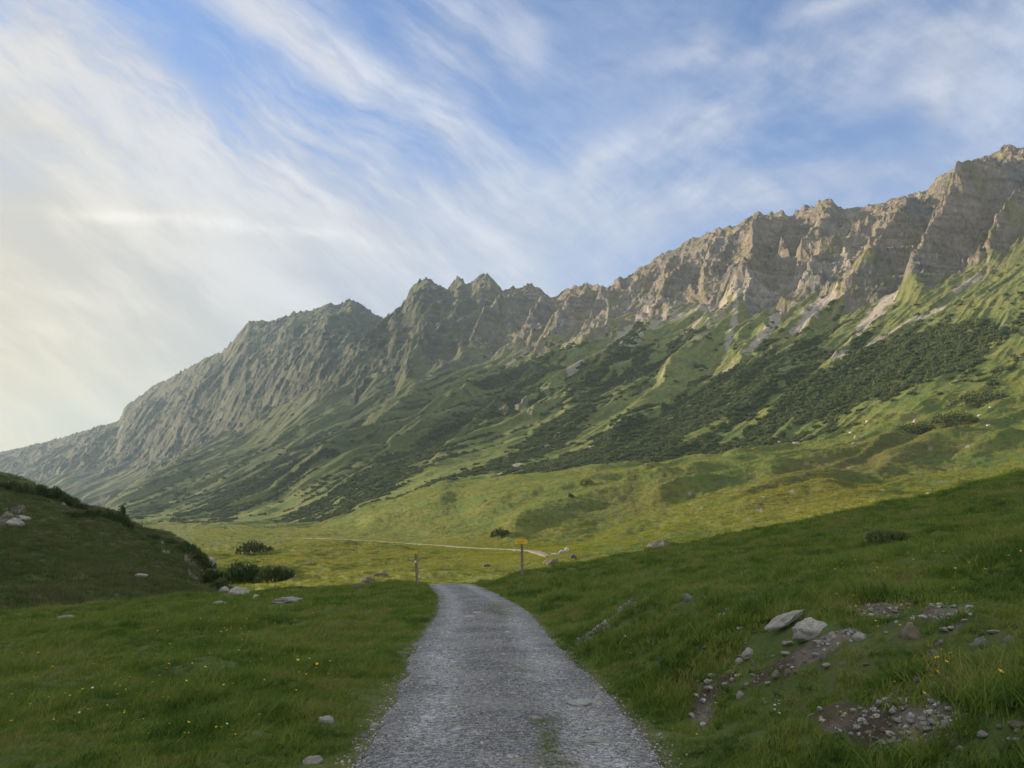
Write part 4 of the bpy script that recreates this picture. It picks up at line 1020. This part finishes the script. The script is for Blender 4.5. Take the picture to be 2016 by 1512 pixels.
for i, (px, py, w_, h_, mt_, lb) in enumerate(ST):
    if not w_: continue
    p = place(px, py, 3.0 if py > 1150 or px > 1400 and py > 1120 else 58)
    if p is None: print('no ground', px, py); continue
    k = p.y / FPX / .97; W_, H_ = w_ * k, h_ * k
    near_ = py > 1175
    me = stone_mesh('stone', 900 + i, MAT_ST[mt_], 4 if w_ > 40 else 3, 1.0, 9 if w_ > 20 else 7, .10)
    o = bpy.data.objects.new('stone' if W_ < 1.0 else 'boulder', me); COL.objects.link(o)
    dep = W_ * (.75 if w_ < 60 else .5); sink = .2
    o.scale = (W_ / 2 * 1.12, dep / 2, H_ / (1.75 - sink) * 1.15); o.rotation_euler = (rnd.uniform(-.08, .08), rnd.uniform(-.1, .1), rnd.uniform(-.35, .35))
    if lb.startswith('long slanting'): o.rotation_euler = (0.1, -.42, .2); o.scale = (W_ * .52, dep * .36, H_ * .22)
    if lb.startswith('large cracked'): o.scale = (W_ * .60, W_ * .45, H_ * .56)
    o.location = p + Vector((0, dep * .28, H_ * .08))
    if lb.startswith('long slanting'): o.location = p + Vector((0, W_ * .45, H_ * .38))
    tag(o, lb, 'stone' if W_ < 1.0 else 'boulder')
    if p.y < 60: STONES.append((o.location.x, o.location.y, W_ * .5))
for i, (px, py, w_, h_, lb) in enumerate([
  (1152,1392,62,14,'long pale green flat stone bedded in the road, the upper of two big ones'),
  (1180,1466,56,20,'broad pale green oval stone bedded in the road, nearest the camera'),
  (1113,1433,18,8,'small pale stone in the road left between the two big bedded stones'),
  (1056,1422,20,5,'thin flat stone in the road, left of the small pale stone'),
  (1204,1428,12,4,'tiny flat stone in the road, right between the two big bedded stones'),
  (990,1293,14,5,'pale flat stone in the middle of the road, halfway up'),
  (998,1248,15,7,'pointed grey stone in the road, above the pale flat one'),
  (938,1208,14,5,'flat pale stone in the road where it narrows, left wheel track'),
  (925,1216,18,5,'long flat stone in the road where it narrows, just below the pale one')]):
    p = place(px, py, 3.0, 60); k = p.y / FPX / .97; W_ = w_ * k; ex = h_ * k / (1.85 / p.y + .02)
    me = stone_mesh('road_stone', 1200 + i, MAT_ST['green' if w_ > 50 else 'pale'], 4, 1.0, 8, .07)
    o = bpy.data.objects.new('stone', me); COL.objects.link(o); o.scale = (W_ / 2 * 1.1, min(ex, W_ * .8) / 2 * 1.1, max(.03, W_ * .13)); o.rotation_euler = (0, 0, rnd.uniform(-.25, .25)); o.location = p + Vector((0, .04, .022)); tag(o, lb, 'stone')
for i in range(70):
    px, py = [(1500, 1270), (1600, 1300), (1780, 1215), (1790, 1435), (1900, 1430), (1930, 1265), (1400, 1330)][i % 7]
    px += rnd.gauss(0, 62); py += rnd.gauss(0, 20)
    if px > 2010 or py > 1505: continue
    p = place(px, py, 3.0, 60)
    if p is None or p.x < rx_(p.y) + 2.2: continue
    if i < 6: SMALL = [stone_mesh('stone', 1500 + k, MAT_ST[('pale', 'tan', 'pale')[k % 3]], 3, .7, 7, .1) for k in range(6)]
    o = bpy.data.objects.new('stone', SMALL[i % 6]); COL.objects.link(o); k = rnd.uniform(.018, .050); o.scale = (k * rnd.uniform(1, 1.6), k, k * .8); o.rotation_euler = (0, 0, rnd.uniform(0, 6.28)); o.location = p + Vector((0, 0, k * .25))
    tag(o, 'small pale stone strewn among the turf and bare ground of the right bank', 'stone', 'small pale stones strewn over the right bank'); STONES.append((p.x, p.y, k))
near_grass()
# gravel lying loose on the road, its edges and the bare patches of the bank
def loose_gravel():
    src = []
    for k in range(5):
        me = stone_mesh('pebble', 1300 + k, MAT_PEB, 2 if k else 1, .62, 6, .12); src.append(bpy.data.objects.new('pebble', me))
    P, SCL = [], []
    x, y = ring(4.2, 11, 420, .42); x = x * .9; d = np.abs(x - rx_(y)); m = (d < HW + .05) & (rng.random(len(x)) < .25 + .75 * ss(fbm(x / .5, y / 1.2, 3, 240) + .25, 0, .5)); P.append((x[m], y[m])); SCL.append(.006 + .013 * rng.random(m.sum()) ** 3)
    x, y = ring(11, 30, 40, .3); d = np.abs(x - rx_(y)); m = d < HW + .05; P.append((x[m], y[m])); SCL.append(.010 + .018 * rng.random(m.sum()) ** 2.5)
    y = np.exp(rng.uniform(math.log(4), math.log(45), 5200)); sd = np.where(rng.random(5200) < .5, -1, 1); x = rx_(y) + sd * (HW + rng.normal(0.02, .10, 5200)); P.append((x, y)); SCL.append(.005 + .015 * rng.random(5200) ** 2.5)
    x, y = ring(4.5, 24, 520, .72); b = bare_patches(x, y, x - rx_(y)); m = rng.random(len(x)) < b * (.25 + .75 * (fbm(x / .5, y / .5, 2, 242) > .0)) * .8; P.append((x[m], y[m])); SCL.append(.006 + .034 * rng.random(m.sum()) ** 4)
    x = np.concatenate([p[0] for p in P]); y = np.concatenate([p[1] for p in P]); sc_ = np.concatenate(SCL); z = terrain(x, y) + np.where(np.abs(x - rx_(y)) < HW, .026, 0)
    n = len(x); print('gravel', n); scatter('gravel', np.stack([x, y, z + sc_ * .2], 1), sc_, rng.random(n) * 6.28, rng.integers(0, 5, n), src, (rng.normal(0, .3, n), rng.normal(0, .3, n)))
loose_gravel()

# ------------------------------------------------------------------ the two signposts
def lathe_post(name, h, r, mat, parent, seed):
    g = random.Random(seed); bm = bmesh.new(); prev = None; N = 10
    for i in range(25):
        f = i / 24; rr = r * (1.06 - .10 * f) * (1 + .03 * math.sin(9 * f + seed)); ring_ = []
        if i == 24: rr *= .80
        for j in range(N): a = 6.283 * j / N; ring_.append(bm.verts.new((math.cos(a) * rr + .012 * math.sin(3 * f), math.sin(a) * rr, f * h - .25 * (i == 0))))
        if prev: [bm.faces.new((prev[j], prev[(j + 1) % N], ring_[(j + 1) % N], ring_[j])) for j in range(N)]
        prev = ring_
    bm.faces.new(prev); me = bpy.data.meshes.new(name); bm.to_mesh(me); bm.free(); me.materials.append(mat)
    for f in me.polygons: f.use_smooth = True
    o = bpy.data.objects.new(name, me); COL.objects.link(o); o.parent = parent; return o
def prism(name, pts, th, mat, parent, bev=.004):
    bm = bmesh.new(); vs = [bm.verts.new((x, 0, z)) for x, z in pts]; f = bm.faces.new(vs)
    r = bmesh.ops.extrude_face_region(bm, geom=[f]); bmesh.ops.translate(bm, vec=(0, th, 0), verts=[v for v in r['geom'] if isinstance(v, bmesh.types.BMVert)])
    bmesh.ops.recalc_face_normals(bm, faces=bm.faces); bmesh.ops.bevel(bm, geom=bm.edges[:], offset=bev, segments=2, affect='EDGES')
    me = bpy.data.meshes.new(name); bm.to_mesh(me); bm.free(); me.materials.append(mat); o = bpy.data.objects.new(name, me); COL.objects.link(o); o.parent = parent; return o
def wood_material():
    m, t, b, o = new_mat('weathered_wood'); P = t.n.new('ShaderNodeTexCoord').outputs['Object']
    n = t.noise(t.vmath('MULTIPLY', P, (30, 30, 2.2)), 1.0, 5, .6); t.put(b.inputs['Base Color'], t.mix(t.ramp(n, .3, .7), (.085, .070, .055), (.24, .215, .18))); bump(t, b, n, .01); return m
MAT_WOOD = wood_material(); MAT_YEL = plain('yellow_sign_paint', (.66, .40, .035), .5, .12, 14); MAT_BLK = plain('black_lettering', (.10, .06, .02), .6); MAT_STEEL = plain('steel', (.35, .35, .34), .4); MAT_WHT = plain('white_marker_paint', (.72, .72, .70), .7, .1)
def lettering(parent, x0, x1, z0, rows, th, seed):
    g = random.Random(seed); bm = bmesh.new()
    for (z, hh, fa, fb) in rows:      # worn words, too small in the photograph to be read: short strokes
        x = x0 + (x1 - x0) * fa
        while x < x0 + (x1 - x0) * fb:
            wl = g.uniform(.008, .017)
            m_ = Matrix.Translation((x, -th, z0 + z)) @ Matrix.Diagonal((wl * .55, .003, hh * g.choice((.6, .8, 1.0)), 1)); bmesh.ops.create_cube(bm, size=1, matrix=m_)
            x += wl + (.018 if g.random() < .14 else .004)
    me = bpy.data.meshes.new('lettering'); bm.to_mesh(me); bm.free(); me.materials.append(MAT_BLK); o = bpy.data.objects.new('lettering', me); COL.objects.link(o); o.parent = parent; return o
def signpost_right():
    p = place(1028, 1138, 30, 80); print('sign R', p)
    k = p.y / FPX / .97; H_ = 69 * k; W_ = 23 * k
    r = bpy.data.objects.new('signpost', None); COL.objects.link(r); r.location = p; tag(r, 'tall weathered wooden post with a yellow arrow board, right of the road crest', 'signpost', 'signposts at the road crest')
    lathe_post('post', H_ * .96, .072, MAT_WOOD, r, 1)
    bh = 7.0 * k; x0, x1 = -W_ * .52, W_ * .5; zt = H_
    b = prism('arrow_board', [(x0, zt - bh), (x1 - .05, zt - bh), (x1, zt - bh / 2), (x1 - .05, zt), (x0, zt)], .022, MAT_YEL, r); b.location = (0, -.10, 0)
    b2 = prism('top_board', [(x0 * .84, zt + .012), (x1 * .80, zt + .012), (x1 * .80, zt + .012 + bh * .20), (x0 * .84, zt + .012 + bh * .20)], .022, MAT_YEL, r); b2.location = (0, -.095, 0)
    L_ = lettering(b, x0 + .07, x1 - .12, zt - bh, [(bh * .72, bh * .16, 0, .95), (bh * .46, bh * .13, 0, .8), (bh * .2, bh * .13, .1, .7)], .002, 3)
    for zz in (zt - bh * .25, zt - bh * .75):
        bm = bmesh.new(); bmesh.ops.create_cone(bm, cap_ends=True, segments=10, radius1=.012, radius2=.010, depth=.02, matrix=Matrix.Rotation(R(90), 4, 'X')); me = bpy.data.meshes.new('bolt'); bm.to_mesh(me); bm.free(); me.materials.append(MAT_STEEL)
        o = bpy.data.objects.new('bolt', me); COL.objects.link(o); o.parent = r; o.location = (0, -.112, zz)
    r.rotation_euler = (0, R(-.8), R(3))
def signpost_left():
    p = place(821, 1153, 25, 80); print('sign L', p)
    k = p.y / FPX / .97; H_ = 60 * k
    r = bpy.data.objects.new('signpost', None); COL.objects.link(r); r.location = p; tag(r, 'short leaning wooden post with a small faded yellow board, left of the road crest', 'signpost', 'signposts at the road crest')
    lathe_post('post', H_ * .97, .068, MAT_WOOD, r, 2)
    bh = 3.4 * k; x0, x1 = -.15, .13; zt = H_ * 1.03
    b = prism('arrow_board', [(x0, zt - bh), (x1, zt - bh), (x1, zt), (x0, zt), (x0 - .06, zt - bh / 2)], .02, MAT_YEL, r); b.location = (0, -.095, 0); b.rotation_euler = (0, 0, R(52))
    lettering(b, x0 + .05, x1 - .04, zt - bh, [(bh * .65, bh * .16, 0, .95), (bh * .3, bh * .13, 0, .8)], .002, 5)
    mk_ = prism('marker', [(-.05, H_ * .70), (.03, H_ * .70), (.03, H_ * .76), (-.05, H_ * .76)], .012, MAT_WHT, r, .002); mk_.location = (-.01, -.078, 0)
    r.rotation_euler = (0, R(-3.5), R(-6))
signpost_right(); signpost_left()

# ------------------------------------------------------------------ flowers
MAT_FY = plain('yellow_petals', (.62, .43, .03), .6); MAT_FW = plain('white_petals', (.5, .5, .46), .6); MAT_FP = plain('pink_petals', (.62, .30, .36), .6); MAT_STEM = plain('flower_stem', (.08, .13, .03), .8)
def stem_mesh(h, r, seed):
    g = random.Random(seed); bm = bmesh.new(); prev = None; bx, by = g.uniform(-.05, .07), g.uniform(-.04, .04)
    for i in range(6):
        f = i / 5; rg = [bm.verts.new((bx * f * f + math.cos(a) * r, by * f * f + math.sin(a) * r, f * h)) for a in (0, 2.09, 4.19)]
        if prev: [bm.faces.new((prev[j], prev[(j + 1) % 3], rg[(j + 1) % 3], rg[j])) for j in range(3)]
        prev = rg
    me = bpy.data.meshes.new('stem'); bm.to_mesh(me); bm.free(); me.materials.append(MAT_STEM); return me, (bx, by, h)
def blossom_mesh(r, n, cup, mat, seed):
    g = random.Random(seed); bm = bmesh.new(); c = bm.verts.new((0, 0, -.1 * r))
    for k in range(n):
        a = 6.283 * k / n + g.uniform(-.1, .1); w_ = 6.283 / n * .52
        P_ = [(r * .5, a - w_, cup * .35), (r * .98, a - w_ * .55, cup * .9), (r * 1.04, a + w_ * .1, cup), (r * .95, a + w_ * .6, cup * .9), (r * .5, a + w_, cup * .35)]
        bm.faces.new([c] + [bm.verts.new((rr * math.cos(t_), rr * math.sin(t_), r * z_)) for rr, t_, z_ in P_])
    bmesh.ops.create_icosphere(bm, subdivisions=1, radius=r * .28, matrix=Matrix.Translation((0, 0, r * .1)))
    me = bpy.data.meshes.new('blossom'); bm.to_mesh(me); bm.free(); me.materials.append(mat); return me
FPROT = {}
for nm, mt_, n_, cup, r_, h_ in (('yellow', MAT_FY, 5, .6, .0125, .21), ('white', MAT_FW, 9, .25, .011, .18), ('pink', MAT_FP, 10, .7, .014, .2)):
    FPROT[nm] = [(stem_mesh(h_ * (1 + .15 * k), .0022, 40 + k), blossom_mesh(r_ * (1 + .12 * k), n_, cup, mt_, 50 + k)) for k in range(3)]
def flower(x, y, kind, label, group):
    k = rnd.randrange(3); (sm_, top), bl = FPROT[kind][k]
    z = float(terrain(np.array([x]), np.array([y]))[0]); sc_ = rnd.uniform(.6, 1.15) * (1 + .010 * y)
    r = bpy.data.objects.new('flower', None); COL.objects.link(r); r.location = (x, y, z); r.scale = [sc_] * 3; r.rotation_euler = (0, 0, rnd.uniform(0, 6.28)); tag(r, label, 'flower', group)
    a = bpy.data.objects.new('stem', sm_); COL.objects.link(a); a.parent = r
    b = bpy.data.objects.new('blossom', bl); COL.objects.link(b); b.parent = r; b.location = top; b.rotation_euler = (rnd.uniform(-.7, .3), rnd.uniform(-.5, .5), 0)
FL = [  # centre px, spread px, count, kind, label, group
 (460,1262,60,18,46,'yellow','small yellow flower in the dense patch far out in the left meadow','yellow flowers of the dense patch in the left meadow'),
 (640,1215,130,22,34,'yellow','small yellow flower on the upper left meadow towards the signpost','yellow flowers on the upper left meadow'),
 (330,1340,170,50,36,'yellow','yellow flower scattered through the middle of the left meadow','yellow flowers in the middle of the left meadow'),
 (150,1400,150,60,24,'yellow','yellow flower in tall grass near the left edge','yellow flowers near the left edge'),
 (400,1488,70,14,9,'yellow','larger yellow flower in dark grass at the bottom left','large yellow flowers at the bottom left'),
 (620,1360,110,50,18,'yellow','yellow flower in the grass between the meadow and the road','yellow flowers beside the road'),
 (1850,1150,150,40,26,'yellow','small yellow flower on the upper part of the right bank','yellow flowers high on the right bank'),
 (1700,1230,130,26,12,'yellow','yellow flower among the rocks of the right bank','yellow flowers among the bank rocks'),
 (1840,1400,80,40,9,'yellow','yellow flower in the lush tussock at lower right','yellow flowers in the lower right tussock'),
 (1330,1420,150,60,9,'yellow','yellow flower low on the bank beside the road','yellow flowers low on the bank'),
 (1530,1432,16,9,8,'white','white flower of the small cluster low on the right bank','white flowers of the low cluster'),
 (1250,1290,30,16,6,'white','white flower on the bank just right of the stony path','white flowers beside the stony path'),
 (320,1400,220,70,22,'white','pale white flower head in the left meadow','white flower heads in the left meadow'),
 (1650,1120,240,40,24,'white','tiny white flower on the shaded hillside at right','tiny white flowers on the right hillside'),
 (1655,1138,26,4,2,'pink','pink clover flower above the cracked boulder','pink flowers above the boulder')]
for (cx, cy, sx, sy, n, kd, lb, gp) in FL:
    pxs = [rnd.gauss(cx, sx * .7) for _ in range(n)]; pys = [rnd.gauss(cy, sy * .7) for _ in range(n)]
    X_, Y_, Z_ = hit(pxs, [min(v, 1560) for v in pys], 3.5, 70, 500)
    for a, b in zip(X_, Y_):
        if not np.isnan(b) and abs(a - rx_(b)) > HW + .15 and b > 3.6: flower(float(a), float(b), kd, lb, gp)
# ------------------------------------------------------------------ the evening haze in the valley: one even volume
bm = bmesh.new(); bmesh.ops.create_cube(bm, size=1)
me = bpy.data.meshes.new('haze'); bm.to_mesh(me); bm.free()
hz = bpy.data.objects.new('haze', me); COL.objects.link(hz)
hz.location = (-1500, 3600, 400); hz.scale = (15000, 9400, 1300)
m = bpy.data.materials.new('haze'); m.use_nodes = True; m.node_tree.nodes.clear()
pv = m.node_tree.nodes.new('ShaderNodeVolumePrincipled'); oo = m.node_tree.nodes.new('ShaderNodeOutputMaterial')
m.node_tree.links.new(pv.outputs[0], oo.inputs['Volume'])
pv.inputs['Color'].default_value = (.42, .61, .80, 1); pv.inputs['Density'].default_value = 0.000068; pv.inputs['Anisotropy'].default_value = 0.15
me.materials.append(m); tag(hz, kind='stuff')
